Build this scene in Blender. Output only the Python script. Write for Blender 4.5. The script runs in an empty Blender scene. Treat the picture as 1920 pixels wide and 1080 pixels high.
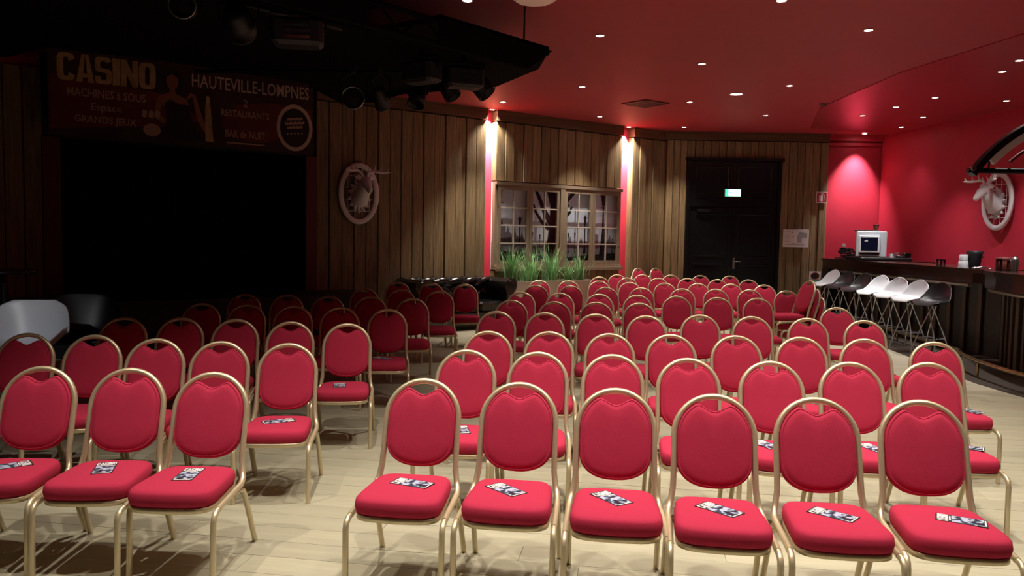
import bpy, math, random
from mathutils import Vector, Matrix
from math import sin, cos, pi, radians as R

sc = bpy.context.scene
C = sc.collection
rng = random.Random(7)

# ------------------------------------------------------------------ camera, world, exposure
EYE = Vector((0.0, 0.0, 1.68))
CEIL = 4.1
cam_d = bpy.data.cameras.new('camera')
cam_d.sensor_width = 36.0
cam_d.lens = 1495.0 / 1920.0 * 36.0
cam_d.clip_end = 200
cam = bpy.data.objects.new('camera', cam_d)
C.objects.link(cam)
pitch, roll = R(3.7), R(1.0)
fwd = Vector((0, cos(pitch), -sin(pitch)))
rt0 = Vector((1, 0, 0)); up0 = rt0.cross(fwd)
rt = rt0 * cos(roll) + up0 * sin(roll)
up = up0 * cos(roll) - rt0 * sin(roll)
m = Matrix((rt, up, -fwd)).transposed().to_4x4()
m.translation = EYE
cam.matrix_world = m
sc.camera = cam

w = bpy.data.worlds.new('world'); sc.world = w
w.use_nodes = True
w.node_tree.nodes['Background'].inputs[0].default_value = (0.02, 0.012, 0.012, 1)
w.node_tree.nodes['Background'].inputs[1].default_value = 0.3
sc.view_settings.view_transform = 'Standard'
sc.view_settings.look = 'None'
sc.view_settings.gamma = 1.0
sc.view_settings.use_curve_mapping = False
sc.view_settings.exposure = 0.3

# ceiling spots: (x, y, watts, cone degrees).  The first list is in view, the second is overhead of the photographer
VIEW_SPOTS = [(1.0, 9.71), (2.56, 11.15), (4.01, 9.26), (1.07, 12.97), (-0.22, 14.57), (1.69, 16.08),
              (3.07, 14.23), (3.65, 17.38), (4.26, 12.58), (4.84, 15.58), (6.59, 15.31),
              (6.74, 14.3), (8.02, 16.74), (7.75, 17.86), (7.77, 15.37), (6.91, 13.31), (8.2, 13.49), (6.76, 11.26),
              (6.56, 10.57), (2.66, 8.19), (-0.51, 8.38)]
NEAR_SPOTS = [(-2.6, 3.5, 0.9), (-1.0, 3.3, 0.8), (0.2, 3.45, 1.0), (1.6, 3.3, 1.0), (3.0, 3.4, 0.9), (-1.2, 5.0, 1.0), (0.5, 4.9, 1.0), (2.1, 4.8, 1.0), (3.7, 5.0, 0.9),
              (0.6, 6.5, 0.9), (2.3, 6.5, 0.9), (4.1, 6.6, 0.9), (5.2, 8.0, 0.8)]
VIEW_W, NEAR_W, SLOT_W = 190.0, 215.0, 2200.0
LAMP_COL = (1.0, 0.91, 0.76)
BAR_COL = (1.0, 0.95, 0.90)

# ------------------------------------------------------------------ colours and materials
def lin(r, g, b):
    f = lambda c: (c / 255 / 12.92) if c / 255 <= 0.04045 else ((c / 255 + 0.055) / 1.055) ** 2.4
    return (f(r), f(g), f(b), 1.0)

def mat(name, rgb, rough=0.6, metal=0.0, spec=0.5, noise=None, bump=None, sheen=0.0, rand=0.0, emit=None, coat=0.0):
    """noise=(scale xyz, amount) colour grain;  bump=(scale, strength);  rand=brightness spread between objects"""
    mt = bpy.data.materials.new(name); mt.use_nodes = True
    nt = mt.node_tree; N = nt.nodes; Lk = nt.links
    b = N['Principled BSDF']
    base = lin(*rgb)
    b.inputs['Base Color'].default_value = base
    b.inputs['Roughness'].default_value = rough
    b.inputs['Metallic'].default_value = metal
    b.inputs['Specular IOR Level'].default_value = spec
    if sheen: b.inputs['Sheen Weight'].default_value = sheen
    if coat: b.inputs['Coat Weight'].default_value = coat; b.inputs['Coat Roughness'].default_value = 0.1
    if noise or bump or rand:
        tc = N.new('ShaderNodeTexCoord')
    src = None
    oi = None
    if rand or noise:
        oi = N.new('ShaderNodeObjectInfo')
    if noise:
        mp = N.new('ShaderNodeMapping'); mp.inputs['Scale'].default_value = noise[0]
        off = N.new('ShaderNodeVectorMath'); off.operation = 'MULTIPLY_ADD'
        Lk.new(oi.outputs['Random'], off.inputs[0]); off.inputs[1].default_value = (37, 51, 23)
        Lk.new(tc.outputs['Object'], off.inputs[2])
        Lk.new(off.outputs[0], mp.inputs['Vector'])
        nz = N.new('ShaderNodeTexNoise'); nz.inputs['Scale'].default_value = 1.0
        nz.inputs['Detail'].default_value = 6; nz.inputs['Roughness'].default_value = 0.65
        Lk.new(mp.outputs[0], nz.inputs['Vector'])
        mr = N.new('ShaderNodeMapRange')
        mr.inputs['From Min'].default_value = 0.3; mr.inputs['From Max'].default_value = 0.7
        mr.inputs['To Min'].default_value = 1 - noise[1]; mr.inputs['To Max'].default_value = 1 + noise[1]
        Lk.new(nz.outputs['Fac'], mr.inputs['Value'])
        src = mr.outputs[0]
    if rand:
        mr2 = N.new('ShaderNodeMapRange')
        mr2.inputs['To Min'].default_value = 1 - rand; mr2.inputs['To Max'].default_value = 1 + rand
        Lk.new(oi.outputs['Random'], mr2.inputs['Value'])
        if src is not None:
            mu = N.new('ShaderNodeMath'); mu.operation = 'MULTIPLY'
            Lk.new(src, mu.inputs[0]); Lk.new(mr2.outputs[0], mu.inputs[1]); src = mu.outputs[0]
        else:
            src = mr2.outputs[0]
    if src is not None:
        vm = N.new('ShaderNodeVectorMath'); vm.operation = 'SCALE'
        vm.inputs[0].default_value = base[:3]
        Lk.new(src, vm.inputs['Scale'])
        Lk.new(vm.outputs[0], b.inputs['Base Color'])
    if bump:
        nz2 = N.new('ShaderNodeTexNoise'); nz2.inputs['Scale'].default_value = bump[0]; nz2.inputs['Detail'].default_value = 4
        Lk.new(tc.outputs['Object'], nz2.inputs['Vector'])
        bp = N.new('ShaderNodeBump'); bp.inputs['Strength'].default_value = bump[1]; bp.inputs['Distance'].default_value = 0.01
        Lk.new(nz2.outputs['Fac'], bp.inputs['Height']); Lk.new(bp.outputs[0], b.inputs['Normal'])
    if emit:
        b.inputs['Emission Color'].default_value = lin(*emit[0]); b.inputs['Emission Strength'].default_value = emit[1]
    return mt

def glass_mat(name, tint, amount):
    """clear pane: mostly transparent with a fresnel reflection"""
    mt = bpy.data.materials.new(name); mt.use_nodes = True
    nt = mt.node_tree; N = nt.nodes; Lk = nt.links
    N.remove(N['Principled BSDF'])
    tr = N.new('ShaderNodeBsdfTransparent'); tr.inputs[0].default_value = (*tint, 1)
    gl = N.new('ShaderNodeBsdfGlossy'); gl.inputs['Roughness'].default_value = 0.05
    fr = N.new('ShaderNodeFresnel'); fr.inputs['IOR'].default_value = 1.45
    ad = N.new('ShaderNodeMath'); ad.operation = 'MULTIPLY'; ad.inputs[1].default_value = amount
    Lk.new(fr.outputs[0], ad.inputs[0])
    mx = N.new('ShaderNodeMixShader')
    Lk.new(ad.outputs[0], mx.inputs[0]); Lk.new(tr.outputs[0], mx.inputs[1]); Lk.new(gl.outputs[0], mx.inputs[2])
    Lk.new(mx.outputs[0], N['Material Output'].inputs['Surface'])
    return mt

M = {}
M['fabric'] = mat('red_upholstery', (174, 47, 74), 0.95, spec=0.1, noise=((260, 260, 260), 0.10), bump=(500, 0.15))
M['gold'] = mat('champagne_metal', (208, 194, 162), 0.36, metal=0.55, noise=((9, 9, 9), 0.06))
M['rubber'] = mat('black_rubber', (22, 20, 20), 0.7)
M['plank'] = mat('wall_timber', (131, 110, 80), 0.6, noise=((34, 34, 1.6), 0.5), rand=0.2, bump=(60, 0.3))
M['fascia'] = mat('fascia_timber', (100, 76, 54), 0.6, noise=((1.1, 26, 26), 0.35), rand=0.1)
M['frame_wood'] = mat('grey_brown_joinery', (136, 120, 102), 0.55, noise=((30, 30, 3), 0.15))
M['muntin'] = mat('muntin_toplit_tone', (196, 188, 178), 0.5)  # paler than the frame: top-lit highlights on the bars put into the colour
M['floor'] = mat('pale_oak_board', (168, 163, 142), 0.55, noise=((1.2, 18, 10), 0.10), rand=0.06, bump=(40, 0.08))
M['subfloor'] = mat('subfloor_board', (146, 140, 120), 0.7)
M['ceil'] = mat('red_ceiling_paint', (176, 54, 66), 0.6, noise=((0.6, 0.6, 0.6), 0.05))
M['ceilgloss'] = mat('red_stretch_ceiling', (166, 48, 60), 0.33, spec=0.3, bump=(1.6, 0.5))
M['redwall'] = mat('red_wall_paint', (190, 40, 64), 0.55, noise=((3, 3, 3), 0.05))
M['jamb'] = mat('dark_red_jamb', (96, 30, 32), 0.6)
M['blackpaint'] = mat('black_paint', (13, 12, 14), 0.5)
M['blackcloth'] = mat('black_drape', (8, 8, 9), 0.95, spec=0.1)
M['blackmetal'] = mat('black_metal', (16, 16, 18), 0.45, metal=0.3)
M['greymetal'] = mat('dark_grey_metal', (46, 46, 52), 0.5, metal=0.3)
M['silver'] = mat('bright_steel', (190, 190, 196), 0.25, metal=0.95)
M['chrome'] = mat('chrome', (196, 198, 204), 0.3, metal=0.75)
M['brass'] = mat('brass_rail', (150, 128, 92), 0.25, metal=0.9)
M['white'] = mat('white_plastic', (222, 226, 232), 0.35)
M['whitematt'] = mat('white_lacquer', (226, 222, 228), 0.55)
M['whiteplanter'] = mat('white_planter', (196, 186, 176), 0.6)
M['blackplastic'] = mat('black_plastic', (20, 20, 24), 0.4)
M['leather'] = mat('black_leather', (15, 15, 18), 0.2, spec=0.9, bump=(120, 0.08))
M['door'] = mat('black_lacquer_door', (18, 19, 24), 0.25)
M['barwood'] = mat('dark_wenge', (44, 24, 20), 0.22, noise=((4, 4, 4), 0.2), spec=0.5)
M['barfront'] = mat('dark_bar_panel', (26, 20, 20), 0.5)
M['slat'] = mat('brown_slat', (70, 52, 40), 0.5, noise=((20, 20, 2), 0.2))
M['trimrail'] = mat('taupe_trim', (150, 138, 128), 0.3, metal=0.3)
M['floorstrip'] = mat('dark_floor_strip', (48, 36, 26), 0.5, noise=((6, 6, 6), 0.2))
M['leaf'] = mat('green_blade', (142, 194, 136), 0.45, rand=0.1, noise=((4, 4, 2), 0.35))
M['soil'] = mat('soil', (38, 28, 20), 0.9)
M['glass'] = glass_mat('clear_pane', (0.95, 0.95, 0.97), 0.3)
M['tumbler'] = glass_mat('clear_tumbler', (0.86, 0.84, 0.84), 1.6)
M['lamp'] = mat('lamp_lens', (255, 240, 225), 0.5, emit=((255, 244, 232), 30))
M['lampring'] = mat('white_lamp_ring', (205, 180, 175), 0.4)
M['paper'] = mat('white_paper', (226, 222, 226), 0.7)
M['shade'] = mat('white_paper_lantern', (226, 210, 206), 0.8)
M['exitgreen'] = mat('exit_green', (20, 120, 70), 0.5, emit=((60, 235, 140), 2.2))
M['exitwhite'] = mat('exit_white', (240, 255, 245), 0.5, emit=((236, 255, 236), 9))
M['signred'] = mat('sign_red', (178, 40, 40), 0.5)
M['ink'] = mat('print_grey', (164, 166, 176), 0.7)
M['inkdark'] = mat('print_black', (36, 32, 36), 0.7)
M['bannerbase'] = mat('banner_vinyl', (46, 14, 13), 0.6, noise=((1.3, 1.3, 2.2), 0.7))
M['bannergold'] = mat('banner_gold_print', (176, 146, 104), 0.6, noise=((7, 7, 7), 0.25))
M['bannertext'] = mat('banner_pale_print', (176, 140, 124), 0.6)
M['bannerwhite'] = mat('banner_white_print', (190, 172, 160), 0.6)
M['skinprint'] = mat('banner_skin_print', (140, 88, 70), 0.6)
M['darkprint'] = mat('banner_dark_print', (22, 8, 8), 0.6)
M['redprint'] = mat('banner_red_print', (96, 26, 20), 0.6, noise=((2, 2, 2), 0.4))
M['muralsky'] = mat('mural_sky_print', (226, 238, 252), 0.6, noise=((0.8, 0.8, 0.8), 0.15))
M['muralmid'] = mat('mural_grey_print', (128, 122, 130), 0.6)
M['muraldark'] = mat('mural_black_print', (26, 22, 26), 0.6)
M['screen'] = mat('dark_screen', (16, 20, 44), 0.15)
M['pcbody'] = mat('pale_computer_case', (190, 200, 210), 0.45)
M['bluelabel'] = mat('green_label', (110, 170, 150), 0.5)
M['flyerpic'] = None
M['steel'] = mat('brushed_steel', (150, 146, 142), 0.35, metal=0.9)
M['rust'] = mat('copper_tin', (122, 58, 44), 0.5)
M['extred'] = mat('extinguisher_red', (150, 34, 34), 0.35)

def flyer_print():
    mt = bpy.data.materials.new('flyer_photo_print'); mt.use_nodes = True
    N = mt.node_tree.nodes; Lk = mt.node_tree.links
    tc = N.new('ShaderNodeTexCoord'); nz = N.new('ShaderNodeTexNoise'); nz.inputs['Scale'].default_value = 28
    nz.inputs['Detail'].default_value = 3
    Lk.new(tc.outputs['Object'], nz.inputs['Vector'])
    cr = N.new('ShaderNodeValToRGB'); e = cr.color_ramp
    e.elements[0].position = 0.36; e.elements[0].color = lin(20, 20, 34)
    e.elements[1].position = 0.72; e.elements[1].color = lin(240, 240, 244)
    for pos, c in ((0.45, (60, 64, 84)), (0.5, (70, 120, 150)), (0.54, (206, 204, 214)), (0.62, (150, 158, 214))):
        k = e.elements.new(pos); k.color = lin(*c)
    Lk.new(nz.outputs['Fac'], cr.inputs[0]); Lk.new(cr.outputs[0], N['Principled BSDF'].inputs['Base Color'])
    N['Principled BSDF'].inputs['Roughness'].default_value = 0.35
    return mt
M['flyerpic'] = flyer_print()

# ------------------------------------------------------------------ mesh builder
class MB:
    def __init__(s): s.v = []; s.f = []; s.sm = []
    def add(s, verts, faces, smooth=False, mx=None):
        o = len(s.v)
        if mx is not None: verts = [mx @ Vector(p) for p in verts]
        s.v += [tuple(p) for p in verts]
        s.f += [tuple(i + o for i in f) for f in faces]
        s.sm += [smooth] * len(faces)
        return s
    def box(s, x0, x1, y0, y1, z0, z1, mx=None):
        v = [(x, y, z) for z in (z0, z1) for y in (y0, y1) for x in (x0, x1)]
        return s.add(v, [(0, 2, 3, 1), (4, 5, 7, 6), (0, 1, 5, 4), (2, 6, 7, 3), (0, 4, 6, 2), (1, 3, 7, 5)], mx=mx)
    def bevbox(s, x0, x1, y0, y1, z0, z1, b=0.01, mx=None):
        """box with chamfered edges, lofted in z"""
        def ring(i, z):
            return [(x0 + i + b, y0 + i, z), (x1 - i - b, y0 + i, z), (x1 - i, y0 + i + b, z), (x1 - i, y1 - i - b, z),
                    (x1 - i - b, y1 - i, z), (x0 + i + b, y1 - i, z), (x0 + i, y1 - i - b, z), (x0 + i, y0 + i + b, z)]
        return s.loft([ring(b, z0), ring(0, z0 + b), ring(0, z1 - b), ring(b, z1)], smooth=False, mx=mx)
    def loft(s, rings, smooth=True, closed=True, caps=True, mx=None):
        n = len(rings[0]); v = [p for r in rings for p in r]; f = []
        for k in range(len(rings) - 1):
            for i in range(n if closed else n - 1):
                j = (i + 1) % n
                f.append((k * n + i, k * n + j, (k + 1) * n + j, (k + 1) * n + i))
        s.add(v, f, smooth, mx)
        if caps and closed:
            s.add(rings[0], [tuple(reversed(range(n)))], False, mx); s.add(rings[-1], [tuple(range(n))], False, mx)
        return s
    def tube(s, pts, rad, n=8, flat=None, up=None, caps=True, closed=False, mx=None, smooth=True):
        """rad a number or list; flat=(a,b) section half sizes, 'a' along the side vector and 'b' along up"""
        P = [Vector(p) for p in pts]; L = len(P); rings = []
        U = Vector(up) if up else None
        prev = None
        for i, p in enumerate(P):
            if closed: t = (P[(i + 1) % L] - P[i - 1])
            else: t = P[min(i + 1, L - 1)] - P[max(i - 1, 0)]
            if t.length < 1e-9: t = Vector((0, 0, 1))
            t.normalize()
            if prev is None:
                ref = U if U is not None else (Vector((0, 0, 1)) if abs(t.z) < 0.9 else Vector((0, 1, 0)))
                a = t.cross(ref)
                if a.length < 1e-6: a = t.cross(Vector((1, 0, 0)))
                a.normalize()
            else:
                a = prev - t * prev.dot(t)
                if a.length < 1e-6: a = t.orthogonal()
                a.normalize()
            b = a.cross(t); prev = a
            r = rad[i] if isinstance(rad, (list, tuple)) else rad
            ra, rb = (flat if flat else (r, r))
            ring = []
            for k in range(n):
                th = 2 * pi * (k + 0.5) / n
                if flat:  # rounded square section
                    cx, cy = cos(th), sin(th); q = max(abs(cx), abs(cy)) ** 0.75
                    cx, cy = cx / q, cy / q
                else: cx, cy = cos(th), sin(th)
                ring.append(p + a * (ra * cx) + b * (rb * cy))
            rings.append(ring)
        if closed: rings.append(rings[0])
        return s.loft(rings, smooth, True, caps and not closed, mx)
    def lathe(s, prof, n=20, mx=None, caps=True, smooth=True):
        rings = [[(r * cos(2 * pi * k / n), r * sin(2 * pi * k / n), z) for k in range(n)] for r, z in prof]
        return s.loft(rings, smooth, True, caps, mx)
    def prism(s, poly, z0, z1, mx=None):
        n = len(poly)
        v = [(x, y, z0) for x, y in poly] + [(x, y, z1) for x, y in poly]
        f = [tuple(reversed(range(n))), tuple(range(n, 2 * n))] + [(i, (i + 1) % n, n + (i + 1) % n, n + i) for i in range(n)]
        return s.add(v, f, mx=mx)
    def sprism(s, poly, y0, y1, mx=None):
        """outline in x,z given depth along y (y0 in front, y1 behind)"""
        n = len(poly)
        v = [(x, y0, z) for x, z in poly] + [(x, y1, z) for x, z in poly]
        f = [tuple(range(n)), tuple(reversed(range(n, 2 * n)))] + [((i + 1) % n, i, n + i, n + (i + 1) % n) for i in range(n)]
        return s.add(v, f, mx=mx)
    def mesh(s, name, material):
        me = bpy.data.meshes.new(name)
        me.from_pydata(s.v, [], s.f)
        me.polygons.foreach_set('use_smooth', s.sm)
        if isinstance(material, str): material = M[material]
        me.materials.append(material)
        me.update()
        return me

def link(name, me, parent=None, loc=None, rz=None):
    o = bpy.data.objects.new(name, me)
    C.objects.link(o)
    if parent is not None: o.parent = parent
    if loc is not None: o.location = loc
    if rz is not None: o.rotation_euler = (0, 0, rz)
    return o
def obj(name, mb, material, parent=None, loc=None, rz=None):
    return link(name, mb.mesh(name, material), parent, loc, rz)
def tag(o, label=None, cat=None, group=None, kind=None):
    if label: o['label'] = label
    if cat: o['category'] = cat
    if group: o['group'] = group
    if kind: o['kind'] = kind
    return o
def thing(name, label, cat, loc=(0, 0, 0), rz=0.0, group=None):
    o = bpy.data.objects.new(name, None); C.objects.link(o)
    o.location = loc; o.rotation_euler = (0, 0, rz); o.empty_display_size = 0.1
    return tag(o, label, cat, group)
def struct(name, mb, material, loc=None, rz=None, label=None):
    o = obj(name, mb, material, None, loc, rz); o['kind'] = 'structure'
    if label: o['label'] = label
    return o
def dup(root, loc, rz, label=None, group=None, rx=0.0):
    r = root.copy(); C.objects.link(r); r.location = loc; r.rotation_euler = (rx, 0, rz)
    if label: r['label'] = label
    if group: r['group'] = group
    for ch in list(root.children):
        c = ch.copy(); C.objects.link(c); c.parent = r
        for g in list(ch.children):
            d = g.copy(); C.objects.link(d); d.parent = c
    return r

def text_mb(txt, width=None, height=1.0, bold=0.0, thick=0.002, shear=0.0):
    """lettering as a flat mesh standing in the x,z plane, facing -y, lower left at the origin"""
    cu = bpy.data.curves.new('lettering', 'FONT'); cu.body = txt; cu.size = 1.0; cu.offset = bold; cu.resolution_u = 2; cu.shear = shear
    to = bpy.data.objects.new('lettering', cu); C.objects.link(to)
    dg = bpy.context.evaluated_depsgraph_get()
    me = bpy.data.meshes.new_from_object(to.evaluated_get(dg))
    xs = [v.co.x for v in me.vertices]; ys = [v.co.y for v in me.vertices]
    x0, x1, y0, y1 = min(xs), max(xs), min(ys), max(ys)
    sy = height / (y1 - y0); sx = (width / (x1 - x0)) if width else sy
    mb = MB()
    v = [((p.co.x - x0) * sx, -thick, (p.co.y - y0) * sy) for p in me.vertices]
    mb.add(v, [tuple(p.vertices) for p in me.polygons])
    bpy.data.objects.remove(to); bpy.data.curves.remove(cu); bpy.data.meshes.remove(me)
    mb.w = (x1 - x0) * sx
    return mb
def block_casino(width, height, gap=0.06, grow=0.0):
    """the heavy condensed title letters, drawn as polygons in the x,z plane from the lower left"""
    st = 0.36
    def strip(p, q): return [(p[i], p[i + 1], q[i + 1], q[i]) for i in range(len(p) - 1)]
    def rect(x0, x1, z0, z1): return [((x0, z0), (x1, z0), (x1, z1), (x0, z1))]
    def bowl(x0, x1, z0, z1, a0, a1, n=12, t=st):
        cx, cz, rx, rz = (x0 + x1) / 2, (z0 + z1) / 2, (x1 - x0) / 2, (z1 - z0) / 2
        f = lambda r1, r2, a: (cx + r1 * math.copysign(abs(cos(a)) ** 0.5, cos(a)), cz + r2 * math.copysign(abs(sin(a)) ** 0.5, sin(a)))
        A = [a0 + (a1 - a0) * k / n for k in range(n + 1)]
        return strip([f(rx, rz, a) for a in A], [f(rx - t, rz - 0.16, a) for a in A])
    L_ = [bowl(0, 1, 0, 1, 0.35, 2 * pi - 0.35, 16),
          [((0, 0), (0.34, 0), (0.5, 1), (0.3, 1)), ((0.66, 0), (1, 0), (0.7, 1), (0.5, 1)), ((0.28, 0.16), (0.72, 0.16), (0.69, 0.32), (0.31, 0.32))],
          bowl(0, 0.95, 0.42, 1, 0.3, 1.5 * pi, 12, 0.3) + bowl(0, 0.95, 0, 0.58, -0.5 * pi + 2 * pi, 0.5 * pi + 2 * pi, 8, 0.3) + bowl(0, 0.95, 0, 0.58, pi, 1.5 * pi, 6, 0.3),
          rect(0, 0.42, 0, 1),
          rect(0, 0.34, 0, 1) + rect(0.68, 1.02, 0, 1) + [((0.0, 1), (0.34, 1), (1.02, 0), (0.68, 0))],
          bowl(0, 1, 0, 1, 0, 2 * pi, 20)]
    W_ = [1, 1, 0.95, 0.42, 1.02, 1]
    tot = sum(W_) + gap * 5
    mb = MB(); x = 0
    for polys, wd in zip(L_, W_):
        for q in polys:
            mb.add([((x + px) / tot * width, 0, pz * height) for px, pz in q], [tuple(range(len(q)))])
        x += wd + gap
    return mb
def moved(mb, dx=0, dy=0, dz=0):
    mb.v = [(x + dx, y + dy, z + dz) for x, y, z in mb.v]; return mb
def flat_poly(poly, y, mb=None):
    mb = mb or MB()
    mb.add([(x, y, z) for x, z in poly], [tuple(range(len(poly)))])
    return mb
def ell(cx, cz, a, b, n=28, t0=0.0, t1=2 * pi):
    return [(cx + a * cos(t0 + (t1 - t0) * k / n), cz + b * sin(t0 + (t1 - t0) * k / n)) for k in range(n)]

# ------------------------------------------------------------------ the room shell
# stage / window wall frame: local x runs along the wall, -y points into the room
WA = math.atan2(0.5789, 0.8154)
W0 = Vector((0, 15.78, 0))
WT = Vector((0.8154, 0.5789, 0)); WN = Vector((0.5789, -0.8154, 0))
def wallpt(s, n=0.0, z=0.0): return W0 + WT * s + WN * n + Vector((0, 0, z))

S_L0, S_END = -12.5, 4.22
ST0, ST1, STZ0, STZ1 = -7.80, -4.24, 0.73, 2.95
b = MB()
b.box(S_L0, ST0 - 0.2, 0.15, 0.35, 0, CEIL); b.box(ST1 + 0.16, S_END + 0.1, 0.15, 0.35, 0, CEIL)
wall_left = struct('wall_left', b, 'redwall', W0, WA, 'red rear wall clad in brown timber boards beside the stage')
plank_mesh = {}
def wall_plank(parent, s0, s1, z0, z1, y0, depth=0.15):
    key = (round(s1 - s0, 3), round(z1 - z0, 3), depth)
    if key not in plank_mesh:
        k = MB(); wd, h = key[0], key[1]; e = 0.014
        pro = [(0.003, depth), (0.003, e), (0.003 + e * 0.8, 0), (wd - 0.003 - e * 0.8, 0), (wd - 0.003, e), (wd - 0.003, depth)]
        k.prism([(x, y) for x, y in pro], 0, h)
        plank_mesh[key] = k.mesh('plank', 'plank')
    return link('plank', plank_mesh[key], parent, (s0, y0, z0))
def plank_run(parent, a, c, z0, z1, wid=0.225):
    n = max(1, round((c - a) / wid)); d = (c - a) / n
    for i in range(n):
        wall_plank(parent, a + i * d, a + (i + 1) * d, z0, z1, (-0.012 if i % 2 else 0.0) + rng.uniform(-0.005, 0.005))
SL1, SL2 = (-0.66, -0.44), (2.87, 3.18)
plank_run(wall_left, -10.3, -8.02, 0, 3.88)
plank_run(wall_left, -4.06, SL1[0], 0, 3.88)
plank_run(wall_left, SL1[1], SL2[0], 2.76, 3.88)
plank_run(wall_left, SL1[1], SL2[0], 0.0, 1.0)
plank_run(wall_left, SL2[1], S_END, 0, 3.88)
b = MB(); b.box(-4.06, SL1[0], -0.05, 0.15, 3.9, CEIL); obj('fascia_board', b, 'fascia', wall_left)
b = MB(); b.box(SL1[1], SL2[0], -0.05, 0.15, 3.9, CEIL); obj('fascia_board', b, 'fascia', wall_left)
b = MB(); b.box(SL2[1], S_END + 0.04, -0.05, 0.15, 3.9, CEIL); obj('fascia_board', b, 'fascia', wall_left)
# stage opening: header, jambs, recess
b = MB(); b.box(-8.02, -4.06, 0.05, 0.3, STZ1, CEIL)
struct('trim_1', b, 'blackpaint', W0, WA, 'black header above the stage opening')
b = MB(); b.box(-8.02, ST0, -0.03, 0.4, 0.0, STZ1); struct('trim_2', b, 'jamb', W0, WA, 'dark red jamb at the left of the stage opening')
b = MB(); b.box(ST1, -4.06, -0.03, 0.4, 0.0, STZ1); struct('trim_3', b, 'jamb', W0, WA, 'dark red jamb at the right of the stage opening')
b = MB(); b.box(-8.3, -3.8, 1.6, 1.7, 0, CEIL); b.box(-8.3, -8.2, 0.35, 1.6, 0, CEIL); b.box(-3.9, -3.8, 0.35, 1.6, 0, CEIL)
struct('wall_stage', b, 'blackpaint', W0, WA, 'black walls of the stage recess')

# door wall
DWY = 18.12
P1x, P2x, P3x = 3.44, 7.08, 8.31
DL, DR, DZ = 3.90, 6.03, 3.46
b = MB(); b.box(P1x - 0.3, P3x + 0.3, 0.12, 0.35, 0, CEIL)
wall_back = struct('wall_back', b, 'redwall', (0, DWY, 0), 0, 'far wall with timber boards around the black door and a red corner')
plank_run(wall_back, P1x, DL, 0, 3.9, 0.16)
plank_run(wall_back, DR, P2x, 0, 3.9, 0.175)
plank_run(wall_back, DL, DR, DZ + 0.04, 3.9, 0.18)
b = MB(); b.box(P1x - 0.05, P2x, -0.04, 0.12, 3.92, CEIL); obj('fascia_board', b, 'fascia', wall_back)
b = MB(); b.box(P2x, P3x, 0.06, 0.12, 3.86, 3.92); b.box(P2x, P3x, 0.03, 0.12, 3.96, CEIL); obj('cornice', b, 'redwall', wall_back)
# right wall, behind the bar
RWA = math.atan2(-4.0, 0.6)
b = MB(); b.box(0, 24, 0, 0.25, 0, CEIL)
wall_right = struct('wall_right', b, 'redwall', (8.31, 18.2, 0), RWA, 'plain red wall behind the bar')
# room behind the photographer
b = MB(); b.box(-12, 12.6, -5.3, -5.1, 0, CEIL); struct('wall_front', b, 'jamb', label='red wall behind the photographer')
b = MB(); b.box(-9.7, -9.5, -5.2, 9.2, 0, CEIL); struct('wall_side', b, 'plank', label='side wall left of the stage')
# ceiling
b = MB(); b.box(-13, 13, -5.5, 20, CEIL, CEIL + 0.15)
struct('ceiling', b, 'ceil', label='matt red ceiling with small recessed spots')
gl = MB(); gl.prism([(5.9, 8.6), (6.9, 6.2), (9.6, 6.2), (8.35, 17.9), (6.3, 17.2), (5.5, 14.6), (5.45, 11.5)], CEIL - 0.012, CEIL + 0.02)
struct('ceiling_bar', gl, 'ceilgloss', label='glossy rippled red stretch ceiling above the bar')

# floor with boards
FA = R(-9.0)
b = MB(); b.box(-13, 13, -5.5, 20, -0.2, -0.012)
floor = struct('floor', b, 'subfloor', label='pale oak board floor')
pl, pw = 1.9, 0.20
k = MB(); k.prism([(0.001, 0.001), (pl - 0.001, 0.0015), (pl - 0.001, pw - 0.001), (0.0015, pw - 0.001)], -0.0118, 0)
board_me = k.mesh('board', 'floor')
ca, sa = cos(FA), sin(FA)
boards = []
for j in range(-60, 130):
    offs = rng.random() * pl
    for i in range(-9, 9):
        x, y = i * pl + offs, j * pw
        cx, cy = ca * (x + pl / 2) - sa * (y + pw / 2), sa * (x + pl / 2) + ca * (y + pw / 2)
        X, Y = ca * x - sa * y, sa * x + ca * y
        if -9.3 < cx < 9.5 and -4.5 < cy < 18.6 and cy < 15.9 + 0.71 * cx + 0.3:
            boards.append((cx, cy, X, Y))
def vis_rank(q):
    cx, cy = q[0], q[1]
    if cy < 2.7 or abs(cx) > 0.75 * cy + 1: return 1e6 + cx * cx + cy * cy
    return cx * cx + cy * cy
boards.sort(key=vis_rank)
for cx, cy, X, Y in boards[:300]:
    o = link('board', board_me, floor, (X, Y, -rng.random() * 0.0012), FA)
rest = MB()
for cx, cy, X, Y in boards[300:]:
    mx = Matrix.Translation((X, Y, -rng.random() * 0.0012)) @ Matrix.Rotation(FA, 4, 'Z')
    rest.box(0.001, pl - 0.001, 0.0015, pw - 0.001, -0.0118, 0, mx)
o = obj('board_rest', rest, 'floor', floor); o['kind'] = 'stuff'

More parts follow.
